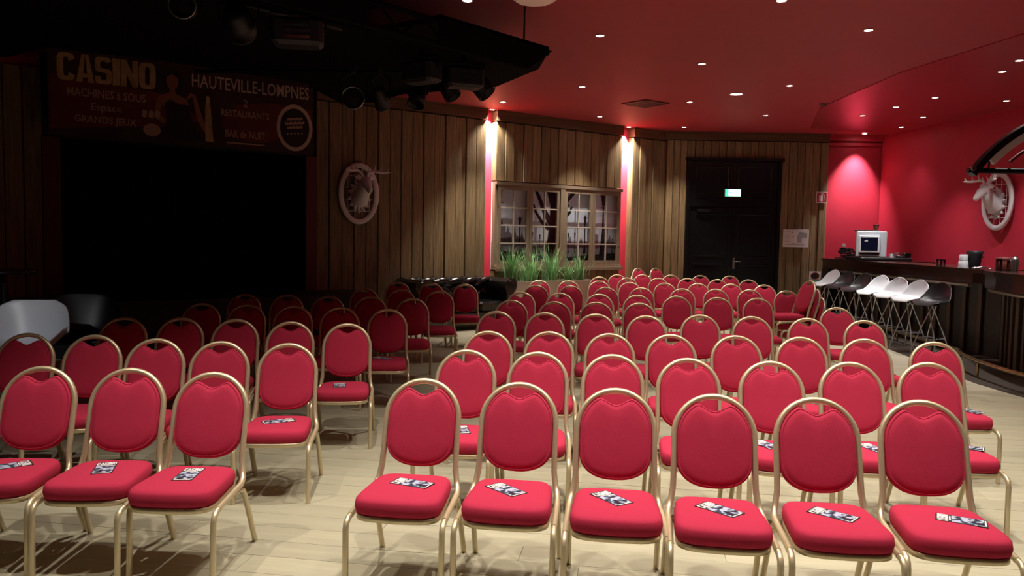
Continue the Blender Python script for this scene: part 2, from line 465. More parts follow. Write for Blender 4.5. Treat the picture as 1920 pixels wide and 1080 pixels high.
# ------------------------------------------------------------------ lights of the place and one added spot
ring_me = MB().lathe([(0.058, 0.0), (0.062, -0.006), (0.05, -0.012), (0.046, -0.004), (0.046, 0.0)], 18, caps=False).mesh('ring', 'lampring')
lens_me = MB().lathe([(0.044, 0.002), (0.044, -0.005), (0.03, -0.009), (0.004, -0.011)], 16).mesh('lens', 'lamp')
def spot(x, y, watts, cone=76, blend=0.9, z=CEIL - 0.03, aim=None, rad=0.04, col=None):
    l = bpy.data.lights.new('spot_light', 'SPOT'); l.energy = watts; l.spot_size = R(cone); l.spot_blend = blend
    l.color = col or LAMP_COL; l.shadow_soft_size = rad
    o = bpy.data.objects.new('spot_light', l); C.objects.link(o); o.location = (x, y, z)
    if aim is not None:
        o.rotation_euler = (Vector(aim) - Vector((x, y, z))).to_track_quat('-Z', 'Y').to_euler()
    return o
def downlight(x, y, label, group, scale=1.0, watts=None, zz=CEIL, **kw):
    t = thing('ceiling_spot', label, 'ceiling light', (x, y, zz), 0, group)
    t.scale = (scale, scale, 1)
    link('ring', ring_me, t); link('lens', lens_me, t)
    if watts: spot(x, y, watts, z=zz - 0.03, **kw)
    return t
over_bar = lambda x, y: x > 5.55
spot_names = ['above the aisle near the stage rig', 'in the middle of the ceiling', 'brightest one over the chair rows by the bar', 'between rig end and timber wall',
              'by the timber wall beside the first wall washer', 'over the planter window', 'near the square ceiling vent', 'in front of the door, left of the exit sign',
              'right of the large oval light', 'in front of the door, right of the exit sign', 'over the far end of the bar stools', 'second over the bar counter',
              'in the far red corner, right one', 'against the red corner wall', 'over the back of the bar', 'third over the bar counter', 'by the right red wall',
              'over the bend of the bar', 'at the frame edge over the curved bar', 'at the top edge over the chair rows', 'at the top edge beside the hanging lantern']
for (x, y), nm in zip(VIEW_SPOTS, spot_names):
    zz = CEIL - 0.012 if over_bar(x, y) else CEIL
    watts = VIEW_W * (1.3 if over_bar(x, y) else 1.0)
    if (x, y) == (8.02, 16.74): watts = 40
    if (x, y) in ((-0.22, 14.57), (1.69, 16.08)): watts = VIEW_W * 1.7
    if (x, y) == (7.75, 17.86): watts = 520
    kw = dict(cone=66, blend=1.0, aim=(7.68, 18.24, 2.2)) if (x, y) == (7.75, 17.86) else {}
    if over_bar(x, y): kw['col'] = BAR_COL
    downlight(x, y, 'small recessed white spot %s' % nm, 'recessed ceiling spots', watts=watts, zz=zz, **kw)
big = downlight(3.66, 13.39, 'larger oval-looking recessed white light among the small spots', 'recessed ceiling spots', 2.0, watts=VIEW_W)
for x, y, k in NEAR_SPOTS: spot(x, y, NEAR_W * k, cone=82, blend=0.8)
spot(-4.0, 1.0, 340, col=(0.96, 0.98, 1.0), cone=13, blend=0.9, aim=(-5.25, 8.15, 0.7))  # added spot out of view, brightens the white shell armchair
# wall washers in front of the red slots
for (a, c), nm in ((SL1, 'left of the window'), (SL2, 'right of the window')):
    p = wallpt((a + c) / 2, 0.02)
    q = wallpt((a + c) / 2 + 0.01, -0.13)
    downlight(p.x, p.y, 'wall washer spot over the red slot %s' % nm, 'wall washers', 1.0)
    spot(p.x, p.y, SLOT_W, cone=48, blend=0.6, aim=(q.x, q.y, 3.66), rad=0.03)
    p2 = wallpt((a + c) / 2, 0.10); q2 = wallpt((a + c) / 2, -0.02)
    spot(p2.x, p2.y, 170, cone=96, blend=0.9, aim=(q2.x, q2.y, 2.4), rad=0.03)

# ------------------------------------------------------------------ banquet chairs
ZB, YB = 0.47, 0.225          # foot of the backrest plane
YT, ZT = 0.37, 0.92           # apex of the back arch
bl = math.hypot(YT - YB, ZT - ZB)
bu, bn = Vector((0, (YT - YB) / bl, (ZT - ZB) / bl)), Vector((0, -(ZT - ZB) / bl, (YT - YB) / bl))   # up the back, out of its front
def onback(u, v, d=0.0): return Vector((u, YB, ZB)) + bu * v + bn * d

def superring(hx_f, hx_r, y0, y1, z, inset, n=36, crown=0.0):
    out = []
    yc, hy = (y0 + y1) / 2, (y1 - y0) / 2
    for k in range(n):
        t = 2 * pi * k / n; c, s = cos(t), sin(t); e = 2 / 5.6
        x = math.copysign(abs(c) ** e, c); y = math.copysign(abs(s) ** e, s)
        f = (y + 1) / 2                      # 0 front, 1 rear
        hx = hx_f * (1 - f) + hx_r * f
        bow = -0.018 * (1 - x * x) if y < 0 else 0.0
        out.append((x * (hx - inset), yc + y * (hy - inset) + bow, z))
    return out
def seat_mb():
    b = MB()
    a = (0.214, 0.188, -0.235, 0.215)
    rings = [superring(*a, 0.375, 0.016), superring(*a, 0.383, 0.003), superring(*a, 0.41, -0.002), superring(*a, 0.438, 0.002),
             superring(*a, 0.449, 0.012), superring(*a, 0.455, 0.032), superring(*a, 0.459, 0.08), superring(*a, 0.461, 0.14)]
    return b.loft(rings)
def seat_frame_mb():
    a = (0.211, 0.186, -0.232, 0.213)
    return MB().loft([superring(*a, 0.348, 0.006), superring(*a, 0.35, 0.002), superring(*a, 0.374, 0.002), superring(*a, 0.376, 0.008)])
def pad_outline(n=40):
    pts = []
    A, top = 0.1775, bl - 0.0145 - 0.262 - 0.0155
    for k in range(n + 1):
        t = pi * k / n
        u = A * cos(t); v = 0.262 + top * sin(t)
        if abs(u) < 0.088: v = 0.262 + top * math.sqrt(1 - (0.088 / A) ** 2) - 0.034 * (0.5 + 0.5 * cos(pi * u / 0.088))
        pts.append((u, v))
    pts.append((-A, 0.18))
    for k in range(1, 22):
        t = pi + pi * k / 22
        c, s = cos(t), sin(t)
        pts.append((A * math.copysign(abs(c) ** 0.82, c), 0.14 - 0.125 * abs(s) ** 0.95))
    pts.append((A, 0.18))
    return pts
def backrest_mb():
    b = MB(); o = pad_outline(); cu, cv = 0.0, 0.215
    def ring(sc_, d): return [onback(cu + (u - cu) * sc_, cv + (v - cv) * sc_, d) for u, v in o]
    rings = [ring(0.94, -0.016), ring(1.0, -0.010), ring(1.0, 0.010), ring(0.972, 0.025), ring(0.948, 0.0265), ring(0.94, 0.0245), ring(0.925, 0.028), ring(0.80, 0.034),
             ring(0.5, 0.037), ring(0.2, 0.038)]
    return b.loft(rings)
def arch_pts():
    A = 0.192
    p = []
    for k in range(21):
        t = pi * k / 20
        p.append(onback(A * cos(t), 0.262 + (bl - 0.0145 - 0.262) * sin(t), 0))
    right = [onback(A, 0.12, 0), onback(A + 0.002, 0.02, 0), Vector((A + 0.012, YB - 0.012, 0.425)), Vector((A + 0.022, YB - 0.035, 0.396)),
             Vector((A + 0.028, YB - 0.08, 0.376)), Vector((0.222, 0.0, 0.366)), Vector((0.225, -0.13, 0.361)), Vector((0.226, -0.18, 0.356))]
    left = [Vector((-q.x, q.y, q.z)) for q in right]
    return list(reversed(right)) + p[1:-1] + left if False else [*reversed(right), *p, *left]
def back_frame_mb():
    return MB().tube(arch_pts(), 0.011, 8, flat=(0.0145, 0.0155))
def front_leg_mb(s):
    pts = [(0.226 * s, -0.16, 0.358), (0.227 * s, -0.205, 0.352), (0.228 * s, -0.232, 0.335), (0.228 * s, -0.242, 0.305), (0.227 * s, -0.246, 0.15), (0.226 * s, -0.252, 0.0)]
    return MB().tube(pts, 0.011, 8, flat=(0.0135, 0.0135))
def rear_leg_mb(s):
    pts = [(0.214 * s, 0.05, 0.350), (0.217 * s, 0.13, 0.350), (0.218 * s, 0.175, 0.335), (0.219 * s, 0.2, 0.30), (0.221 * s, 0.27, 0.16), (0.223 * s, 0.345, 0.0)]
    return MB().tube(pts, 0.011, 8, flat=(0.0135, 0.0125))
chair0 = thing('banquet_chair', 'chair', 'chair', group='rows of banquet chairs')
obj('seat', seat_mb(), 'fabric', chair0)
obj('seat_frame', seat_frame_mb(), 'gold', chair0)
obj('backrest', backrest_mb(), 'fabric', chair0)
obj('back_frame', back_frame_mb(), 'gold', chair0)
for s in (1, -1): obj('leg', front_leg_mb(s), 'gold', chair0)
for s in (1, -1): obj('leg', rear_leg_mb(s), 'gold', chair0)
for s in (1, -1):   # tabs joining the pad to the arch
    tb = MB().tube([onback(0.176 * s, 0.2, 0), onback(0.192 * s, 0.2, 0)], 0.006, 6)
    obj('tab', tb, 'gold', chair0)

ROWS_BAR = [
  [(-0.45, 4.20), (0.055, 4.14), (0.54, 4.02), (1.01, 3.91), (1.495, 3.87), (2.00, 3.85)],
  [(-0.29, 5.30), (0.185, 5.26), (0.67, 5.20), (1.14, 5.09), (1.65, 5.03), (2.16, 5.05), (2.68, 5.09)],
  [(-0.18, 6.38), (0.31, 6.42), (0.79, 6.36), (1.28, 6.36), (1.80, 6.36), (2.31, 6.34), (2.80, 6.29), (3.29, 6.17)],
  [(-0.15, 8.10), (0.34, 8.05), (0.85, 8.00), (1.34, 7.90), (1.92, 8.10), (2.42, 8.01), (2.95, 7.93), (3.46, 7.80)],
  [(0.00, 9.54), (0.51, 9.42), (1.01, 9.46), (1.52, 9.45), (2.22, 10.72), (2.74, 10.60), (3.28, 10.62), (3.80, 9.30)],
  [(0.13, 11.00), (0.66, 10.93), (1.19, 10.86), (1.70, 10.78), (2.64, 12.36), (3.17, 12.39), (3.70, 12.40), (4.24, 12.30)],
  [(0.38, 12.60), (0.93, 12.60), (1.46, 12.40), (2.02, 12.44), (2.66, 13.87), (3.26, 13.98), (3.83, 13.95), (4.39, 13.87)],
  [(0.48, 14.06), (1.00, 14.10), (1.55, 14.18), (2.06, 13.95), (2.86, 15.60), (3.46, 15.72), (4.00, 15.52), (4.62, 15.58)],
  [(1.72, 15.70), (2.24, 15.50), (2.78, 17.00), (3.40, 17.08), (4.04, 17.12), (4.68, 17.14)],
]
LAST_BAR = [(2.21, 16.80)]
ROWS_STAGE = [
  [(-3.07, 4.36), (-2.58, 4.37), (-2.09, 4.36), (-1.60, 4.28)],
  [(-3.50, 5.75), (-3.00, 5.72), (-2.49, 5.58), (-2.01, 5.50), (-1.53, 5.46)],
  [(-3.38, 6.94), (-2.90, 6.98), (-2.40, 6.93), (-1.89, 6.81), (-1.39, 6.74)],
  [(-3.28, 8.42), (-2.79, 8.38), (-2.28, 8.31), (-1.78, 8.26), (-1.27, 8.14)],
  [(-3.27, 9.75), (-2.76, 9.78), (-2.24, 9.70), (-1.73, 9.73), (-1.20, 9.58)],
  [(-2.07, 11.17), (-1.54, 11.08), (-1.00, 10.95)],
  [(-1.83, 12.76), (-1.28, 12.62), (-0.74, 12.54)],
]
ORD = ['first', 'second', 'third', 'fourth', 'fifth', 'sixth', 'seventh', 'eighth', 'ninth', 'tenth']
used = [False]
chairs = {}
def place_chair(apex, head, label, group, key=None, lift=0.0):
    """apex = where the top of the back stands; head = turn of the seat's front, degrees, + towards +x"""
    th = R(head)
    x = apex[0] - (-sin(th)) * YT; y = apex[1] - cos(th) * YT
    if not used[0]:
        used[0] = True; o = chair0; o.location = (x, y, lift); o.rotation_euler = (0, 0, th); o['label'] = label; o['group'] = group
    else:
        o = dup(chair0, (x, y, lift), th, label, group)
    if key: chairs[key] = o
    return o
for r_, row in enumerate(ROWS_BAR):
    for i, ap in enumerate(row):
        base = -7.0 if r_ == 0 else (-5.0 if r_ < 5 else -3.0)
        nm = 'front' if r_ == 0 else ORD[r_]
        lab = 'red banquet chair, %s from the aisle in the %s row of the bar-side block' % (ORD[i], nm)
        if r_ == 8: lab = 'red banquet chair, %s from the planter in the ninth row of the bar-side block' % ORD[i]
        place_chair(ap, base + rng.uniform(-1.2, 1.2), lab, 'banquet chairs in the bar-side block', ('b', r_, i))
place_chair(LAST_BAR[0], 0, 'red banquet chair standing alone behind the ninth row, under the window corner', 'banquet chairs in the bar-side block')
for r_, row in enumerate(ROWS_STAGE):
    n = len(row)
    for i, ap in enumerate(row):
        nm = 'front' if r_ == 0 else ORD[r_]
        lab = 'red banquet chair, %s from the aisle in the %s row of the stage-side block' % (ORD[n - 1 - i], nm)
        head = (-2.0 if i == n - 1 else 3.0) if r_ == 0 else 6.0
        place_chair(ap, head + rng.uniform(-1.2, 1.2), lab, 'banquet chairs in the stage-side block', ('s', r_, n - 1 - i))
# stack of three, seen from the side, beyond the right-hand rows
th = R(-80)
fx, fy = sin(th), -cos(th)
for k, nm in enumerate(('bottom', 'middle', 'top')):
    x, y = 3.92 + fx * 0.075 * k, 10.98 + fy * 0.075 * k
    dup(chair0, (x, y, 0.113 * k), th, 'red banquet chair at the %s of the sideways stack near the white stool' % nm, 'sideways stack of chairs')
# two pairs stacked with their backs to the timber wall
for (sx, nm) in ((3.26, 'nearer the planter'), (3.80, 'nearer the black door')):
    p = wallpt(sx, 0.42)
    th2 = WA
    for k in range(2):
        q = p + WN * (0.05 * k + 0.06)
        dup(chair0, (q.x, q.y, 0.113 * k), th2, 'red banquet chair %s the pair against the timber wall %s' % (('under', 'on top of')[k], nm), 'stacked pairs against the timber wall')

# ------------------------------------------------------------------ flyers on the seats
FW, FH = 0.10, 0.205
fl0 = thing('flyer', 'flyer', 'flyer', group='flyers on the seats')
obj('paper', MB().box(-FW / 2, FW / 2, -FH / 2, FH / 2, 0, 0.0012), 'inkdark', fl0)
tm = block_casino(FW * 0.92, 0.044, 0.10)
tm.v = [(x - FW * 0.46, z + FH / 2 - 0.052, 0.0018) for x, y, z in tm.v]
obj('title', tm, 'paper', fl0)
pm = MB(); pm.add([(-0.044, -0.088, 0.0016), (0.044, -0.088, 0.0016), (0.044, 0.038, 0.0016), (-0.044, 0.038, 0.0016)], [(0, 1, 2, 3)])
obj('photo_print', pm, 'flyerpic', fl0)
bm_ = MB()
for z0, z1, hw in ((-0.097, -0.091, 0.04), (0.041, 0.047, 0.03)):
    bm_ = MB().add([(-hw, z0, 0.0018), (hw, z0, 0.0018), (hw, z1, 0.0018), (-hw, z1, 0.0018)], [(0, 1, 2, 3)])
    obj('small_print', bm_, 'paper', fl0)
FL = [(('b', 0, 0), 0.02, 0.02, 67), (('b', 0, 1), -0.02, 0.0, 40), (('b', 0, 2), -0.02, 0.02, 33), (('b', 0, 3), -0.0, 0.0, 42), (('b', 0, 4), 0.0, 0.0, 47), (('b', 0, 5), 0.06, -0.02, 62),
      (('s', 0, 0), 0.0, 0.02, 3), (('s', 0, 1), -0.0, 0.02, 18), (('s', 0, 2), 0.0, 0.02, -50), (('s', 0, 3), 0.02, 0.0, -30),
      (('b', 1, 0), 0.02, 0.02, 10), (('b', 1, 3), 0.12, 0.08, 70), (('b', 1, 4), -0.08, 0.04, 20), (('b', 1, 5), 0.03, 0.0, 15), (('b', 1, 6), 0.1, 0.02, 60), (('b', 2, 7), 0.12, 0.0, 20),
      (('b', 2, 5), 0.0, 0.04, 40), (('b', 1, 1), 0.0, 0.0, 30), (('s', 1, 0), 0.0, 0.0, -62), (('s', 2, 0), -0.03, -0.02, 10), (('s', 3, 0), -0.03, 0.02, 60), (('s', 1, 1), 0.1, 0.02, 15),
      (('b', 4, 7), 0.05, 0.0, 20), (('b', 3, 7), 0.08, 0.0, 20)]
first = True
for key, dx, dy, a in FL:
    c = chairs[key]; th = c.rotation_euler.z
    p = Vector(c.location) + Matrix.Rotation(th, 3, 'Z') @ Vector((dx, dy, 0)); p.z = 0.4615
    lab = 'casino flyer on the seat of the %s chair from the aisle, %s row, %s block' % (ORD[key[2]], 'front' if key[1] == 0 else ORD[key[1]], 'bar-side' if key[0] == 'b' else 'stage-side')
    if first:
        o = fl0; o.location = p; o.rotation_euler = (0, 0, R(a)); o['label'] = lab; first = False
    else: o = dup(fl0, p, R(a), lab)

# ------------------------------------------------------------------ window with its printed backdrop
WX0, WX1, WZ0, WZ1 = -0.44, 2.87, 1.03, 2.74
win = tag(bpy.data.objects.new('window_1', None), 'brown false window of four casements before a printed park view', kind='structure')
C.objects.link(win); win.location = W0; win.rotation_euler = (0, 0, WA)
b = MB()
b.box(WX0, WX1, -0.06, 0.1, WZ1 - 0.06, WZ1); b.box(WX0, WX0 + 0.05, 0.0, 0.1, WZ0, WZ1 - 0.06); b.box(WX1 - 0.05, WX1, 0.0, 0.1, WZ0, WZ1 - 0.06)
xm = (WX0 + WX1) / 2
b.box(xm - 0.06, xm + 0.06, -0.05, 0.1, WZ0, WZ1 - 0.06); b.box(WX0, WX1, -0.05, 0.1, WZ0 + 0.0, WZ0 + 0.07)
b.box(WX0 - 0.0, WX1 + 0.0, -0.11, -0.05, WZ0 - 0.03, WZ0 + 0.03)
obj('frame', b, 'frame_wood', win)
mz0, mz1 = WZ0 + 0.07, WZ1 - 0.06
cw = (xm - 0.06 - (WX0 + 0.05)) / 2
pane_me = None
for half in (WX0 + 0.05, xm + 0.06):
    for ci in range(2):
        x0 = half + ci * cw; x1 = x0 + cw; st = 0.075
        b = MB()
        b.box(x0 + 0.004, x0 + st, -0.03, 0.02, mz0, mz1); b.box(x1 - st, x1 - 0.004, -0.03, 0.02, mz0, mz1)
        b.box(x0 + st, x1 - st, -0.03, 0.02, mz1 - 0.09, mz1); b.box(x0 + st, x1 - st, -0.03, 0.02, mz0, mz0 + 0.1)
        cas = obj('casement', b, 'frame_wood', win)
        gx0, gx1, gz0, gz1 = x0 + st, x1 - st, mz0 + 0.1, mz1 - 0.09
        for k in range(1, 4):
            z = gz0 + (gz1 - gz0) * k / 4
            obj('muntin', MB().box(gx0, gx1, -0.028, 0.006, z - 0.012, z + 0.012), 'muntin', cas)
        xc = (gx0 + gx1) / 2
        obj('muntin', MB().box(xc - 0.011, xc + 0.011, -0.026, 0.006, gz0, gz1), 'muntin', cas)
        for i in range(2):
            for k in range(4):
                px0 = gx0 + (gx1 - gx0) * i / 2; pz0 = gz0 + (gz1 - gz0) * k / 4
                dx, dz = (gx1 - gx0) / 2, (gz1 - gz0) / 4
                if pane_me is None:
                    pane_me = MB().box(0.011, dx - 0.011, 0, 0.004, 0.012, dz - 0.012).mesh('pane', 'glass')
                link('pane', pane_me, cas, (px0, -0.008, pz0))
        for z in (mz0 + 0.4, mz1 - 0.4):
            hx = x0 + 0.01 if ci == 0 else x1 - 0.01
            obj('hinge', MB().tube([(hx, -0.035, z - 0.03), (hx, -0.035, z + 0.03)], 0.008, 8), 'steel', cas)
mural = obj('printed_backdrop', MB().box(WX0, WX1, 0.11, 0.13, WZ0, WZ1), 'muralsky', win)
yb = 0.108
def lampost(mb, x, z0, h):
    mb.add([(x - 0.022 * h, yb, z0), (x + 0.022 * h, yb, z0), (x + 0.016 * h, yb, z0 + 0.82 * h), (x - 0.016 * h, yb, z0 + 0.82 * h)], [(0, 1, 2, 3)])
    for w_, a0, a1 in ((0.07, 0.0, 0.04), (0.05, 0.04, 0.15), (0.04, 0.3, 0.32), (0.07, 0.78, 0.8), (0.08, 0.98, 1.0)):
        mb.add([(x - w_ * h, yb, z0 + a0 * h), (x + w_ * h, yb, z0 + a0 * h), (x + w_ * h * 0.8, yb, z0 + a1 * h), (x - w_ * h * 0.8, yb, z0 + a1 * h)], [(0, 1, 2, 3)])
    flat_poly([(x - 0.028 * h, z0 + 0.82 * h), (x + 0.028 * h, z0 + 0.82 * h), (x + 0.05 * h, z0 + 0.96 * h), (x, z0 + 1.06 * h), (x - 0.05 * h, z0 + 0.96 * h)], yb, mb)
md = MB(); mm = MB()
flat_poly([(WX0, WZ0 + 0.02), (WX1, WZ0 + 0.02), (WX1, 1.52), (2.3, 1.56), (1.7, 1.5), (1.0, 1.52), (0.4, 1.5), (WX0, 1.56)], yb + 0.001, mm)   # far bank
for x, wd, h in ((-0.2, 0.1, 2.0), (-0.05, 0.09, 1.86), (0.1, 0.16, 1.8), (0.3, 0.14, 1.72), (1.55, 0.12, 1.66), (1.85, 0.2, 1.62), (2.2, 0.13, 1.86), (2.66, 0.15, 1.7)):
    flat_poly([(x - wd, 1.48), (x + wd, 1.48), (x + wd, h - 0.12), (x + wd * 0.4, h - 0.1), (x, h + 0.06), (x - wd * 0.4, h - 0.1), (x - wd, h - 0.14)], yb + 0.001, mm)
flat_poly([(WX0, WZ0), (WX1, WZ0), (WX1, 1.36), (1.9, 1.3), (1.3, 1.25), (0.8, 1.3), (WX0, 1.42)], yb, md)   # dark foreground
for x, z0, h in ((-0.26, 1.3, 1.32), (0.24, 1.33, 0.72), (0.56, 1.34, 0.42), (0.75, 1.36, 0.36), (1.5, 1.36, 0.4), (1.68, 1.35, 0.42), (1.95, 1.34, 0.78), (2.46, 1.3, 1.3), (2.74, 1.36, 0.3)):
    lampost(md, x, z0, h)
flat_poly([(2.36, 1.3), (2.58, 1.3), (2.5, 1.9), (2.44, 1.9)], yb, md)
# bare tree: trunk behind the centre mullion, limbs to both sides
for pts, r0, r1 in ((((1.08, 1.2), (1.06, 1.55), (1.1, 1.9), (1.12, 2.3), (1.0, 2.66)), 0.13, 0.1), (((1.04, 1.95), (0.86, 2.2), (0.7, 2.5), (0.6, 2.66)), 0.07, 0.03), (((0.98, 1.85), (0.78, 2.0), (0.62, 2.2), (0.58, 2.34)), 0.05, 0.02),
                    (((0.86, 2.05), (0.84, 2.2), (0.74, 2.32)), 0.03, 0.015), (((1.14, 1.9), (1.36, 2.08), (1.52, 2.2), (1.58, 2.32)), 0.06, 0.025), (((1.2, 2.2), (1.45, 2.45), (1.68, 2.66)), 0.06, 0.035),
                    (((1.36, 2.08), (1.4, 2.25), (1.5, 2.36)), 0.03, 0.015), (((1.2, 1.9), (1.3, 2.3), (1.28, 2.66)), 0.1, 0.08)):
    n = len(pts)
    L_, R_ = [], []
    for i, (x, z) in enumerate(pts):
        a = Vector((pts[min(i + 1, n - 1)][0] - pts[max(i - 1, 0)][0], pts[min(i + 1, n - 1)][1] - pts[max(i - 1, 0)][1])).normalized()
        rr = r0 + (r1 - r0) * i / (n - 1)
        L_.append((x - a.y * rr, z + a.x * rr)); R_.append((x + a.y * rr, z - a.x * rr))
    flat_poly(L_ + R_[::-1], yb - 0.001, md)
obj('skyline_print', mm, 'muralmid', mural)
obj('silhouette_print', md, 'muraldark', mural)

# ------------------------------------------------------------------ black double door with fanlight panel
door = tag(bpy.data.objects.new('door_1', None), 'black panelled double door under a black transom panel', kind='structure')
C.objects.link(door); door.location = (0, DWY, 0)
b = MB()
b.box(DL, DL + 0.07, -0.05, 0.1, 0, DZ); b.box(DR - 0.07, DR, -0.05, 0.1, 0, DZ); b.box(DL - 0.04, DR + 0.04, -0.1, 0.1, DZ, DZ + 0.06); b.box(DL + 0.07, DR - 0.07, -0.04, 0.1, 2.43, 2.52)
obj('frame', b, 'door', door)
def panel_leaf(x0, x1, z0, z1, cells, name):
    bb = MB().box(x0, x1, -0.0, 0.05, z0, z1)
    lf = obj(name, bb, 'door', door)
    for (a, c, e, f) in cells:
        q = MB(); t = 0.03
        for (p0, p1, q0, q1) in ((a, c, e, e + t), (a, c, f - t, f), (a, a + t, e + t, f - t), (c - t, c, e + t, f - t)):
            q.bevbox(p0, p1, -0.02, 0.0, q0, q1, 0.006)
        obj('moulding', q, 'door', lf)
    return lf
xm2 = (DL + DR) / 2
panel_leaf(DL + 0.07, DR - 0.07, 2.52, DZ, [(DL + 0.2, xm2 - 0.1, 2.62, DZ - 0.12), (xm2 + 0.1, DR - 0.2, 2.62, DZ - 0.12)], 'transom_panel')
lf = panel_leaf(DL + 0.075, xm2 - 0.004, 0.01, 2.425, [(DL + 0.2, xm2 - 0.12, 1.3, 2.28), (DL + 0.2, xm2 - 0.12, 0.2, 1.14)], 'door_leaf')
obj('closer', MB().bevbox(DL + 0.25, DL + 0.55, -0.08, 0.0, 2.3, 2.37, 0.01), 'blackmetal', lf)
rf = panel_leaf(xm2 + 0.004, DR - 0.075, 0.01, 2.425, [(xm2 + 0.12, DR - 0.2, 1.3, 2.28), (xm2 + 0.12, DR - 0.2, 0.2, 1.14)], 'door_leaf')
hm = MB().tube([(xm2 + 0.06, 0, 1.2), (xm2 + 0.06, -0.06, 1.2), (xm2 + 0.2, -0.06, 1.2)], 0.011, 8); hm.bevbox(xm2 + 0.035, xm2 + 0.085, -0.012, 0, 1.03, 1.28, 0.004)
obj('handle', hm, 'steel', rf)

# exit sign
ex = thing('exit_sign', 'lit green emergency exit sign above the black double door', 'exit sign', (4.93, DWY, 2.66))
obj('housing', MB().bevbox(-0.18, 0.18, -0.09, 0.0, 0, 0.17, 0.008), 'white', ex)
obj('green_face', MB().box(-0.172, 0.172, -0.094, -0.0905, 0.006, 0.164), 'exitgreen', ex)
fm = MB()
flat_poly([(-0.1, 0.02), (0.165, 0.02), (0.165, 0.15), (-0.1, 0.15)], -0.0955, fm)
obj('lit_panel', fm, 'exitwhite', ex)
gm = MB()   # running figure and arrow in green on the lit face
flat_poly(ell(0.075, 0.13, 0.012, 0.012, 12), -0.097, gm)
for q in ([(0.06, 0.115), (0.085, 0.118), (0.075, 0.075), (0.055, 0.075)], [(0.055, 0.08), (0.072, 0.08), (0.1, 0.055), (0.095, 0.045)], [(0.056, 0.08), (0.066, 0.072), (0.03, 0.03), (0.02, 0.036)],
          [(0.08, 0.115), (0.11, 0.095), (0.106, 0.088), (0.078, 0.105)], [(0.06, 0.115), (0.035, 0.09), (0.041, 0.084), (0.066, 0.105)], [(-0.085, 0.085), (-0.05, 0.12), (-0.05, 0.095), (-0.005, 0.095), (-0.005, 0.075), (-0.05, 0.075), (-0.05, 0.05)]):
    flat_poly(q, -0.097, gm)
obj('running_figure', gm, 'exitgreen', ex)

# evacuation plan, extinguisher sign, extinguisher
t = thing('notice_board', 'white framed evacuation plan on timber right of the black door', 'notice', (6.40, DWY - 0.03, 1.75))
obj('board', MB().bevbox(-0.29, 0.29, -0.012, 0, -0.2, 0.2, 0.004), 'paper', t)
pm = MB()
for z in (0.15, 0.13, 0.05, 0.02, -0.01, -0.05, -0.08): pm.add([(-0.25, -0.0135, z), (-0.14, -0.0135, z), (-0.14, -0.0135, z + 0.008), (-0.25, -0.0135, z + 0.008)], [(0, 1, 2, 3)])
for q in ([(0.03, -0.1), (0.13, -0.1), (0.13, 0.0), (0.25, 0.02), (0.25, 0.11), (0.08, 0.14), (0.03, 0.05)], [(-0.24, -0.15), (0.2, -0.15), (0.2, -0.135), (-0.24, -0.135)], [(-0.1, -0.12), (0.02, -0.12), (0.02, -0.11), (-0.1, -0.11)]): flat_poly(q, -0.0135, pm)
obj('plan_print', pm, 'ink', t)
pm = MB(); flat_poly(ell(-0.09, 0.13, 0.014, 0.014, 12), -0.014, pm); flat_poly(ell(-0.06, 0.04, 0.014, 0.014, 12), -0.014, pm)
obj('marker_print', pm, 'inkdark', t)
t = thing('extinguisher_sign', 'red sign with white border showing a fire extinguisher, high on timber', 'sign', (6.95, DWY - 0.03, 2.68))
obj('plate', MB().box(-0.125, 0.125, -0.008, 0, -0.125, 0.125), 'paper', t)
obj('red_field', flat_poly([(-0.11, -0.11), (0.11, -0.11), (0.11, 0.11), (-0.11, 0.11)], -0.009), 'signred', t)
pm = MB(); flat_poly([(-0.03, -0.09), (0.02, -0.09), (0.02, 0.04), (0.0, 0.065), (-0.01, 0.065), (-0.03, 0.04)], -0.010, pm); flat_poly([(-0.02, 0.07), (0.035, 0.07), (0.035, 0.085), (-0.02, 0.085)], -0.010, pm)
flat_poly([(0.04, -0.08), (0.055, -0.08), (0.055, 0.07), (0.04, 0.07)], -0.010, pm)
flat_poly([(-0.06, -0.08), (-0.05, -0.08), (-0.05, 0.06), (-0.06, 0.06)], -0.010, pm)
obj('pictogram', pm, 'paper', t)
t = thing('instruction_sign', 'small square instruction sign low on timber beside the bar end', 'sign', (6.87, DWY - 0.03, 0.88))
obj('plate', MB().box(-0.13, 0.13, -0.008, 0, -0.13, 0.13), 'paper', t)
obj('round_print', flat_poly(ell(0, 0.03, 0.1, 0.08, 24), -0.009), 'signred', t)
pm = MB(); flat_poly(ell(0, 0.03, 0.085, 0.065, 24), -0.010, pm)
obj('inner_print', pm, 'inkdark', t)
obj('label_strip', flat_poly([(-0.12, -0.12), (0.12, -0.12), (0.12, -0.05), (-0.12, -0.05)], -0.0095), 'bluelabel', t)
t = thing('fire_extinguisher', 'red fire extinguisher hanging on timber beside the bar end', 'fire extinguisher', (6.87, DWY - 0.13, 0.12))
obj('bottle', MB().lathe([(0.06, 0), (0.08, 0.015), (0.08, 0.38), (0.07, 0.44), (0.035, 0.48), (0.03, 0.5)], 18), 'extred', t)
obj('label', MB().lathe([(0.0808, 0.12), (0.0808, 0.3)], 18, caps=False), 'paper', t)
obj('valve', MB().lathe([(0.03, 0.5), (0.03, 0.54), (0.015, 0.56)], 12).bevbox(-0.02, 0.1, -0.015, 0.015, 0.56, 0.575, 0.004), 'blackmetal', t)
obj('hose', MB().tube([(0.02, 0, 0.53), (0.09, -0.02, 0.52), (0.12, -0.03, 0.4), (0.105, -0.03, 0.15)], 0.012, 8), 'rubber', t)

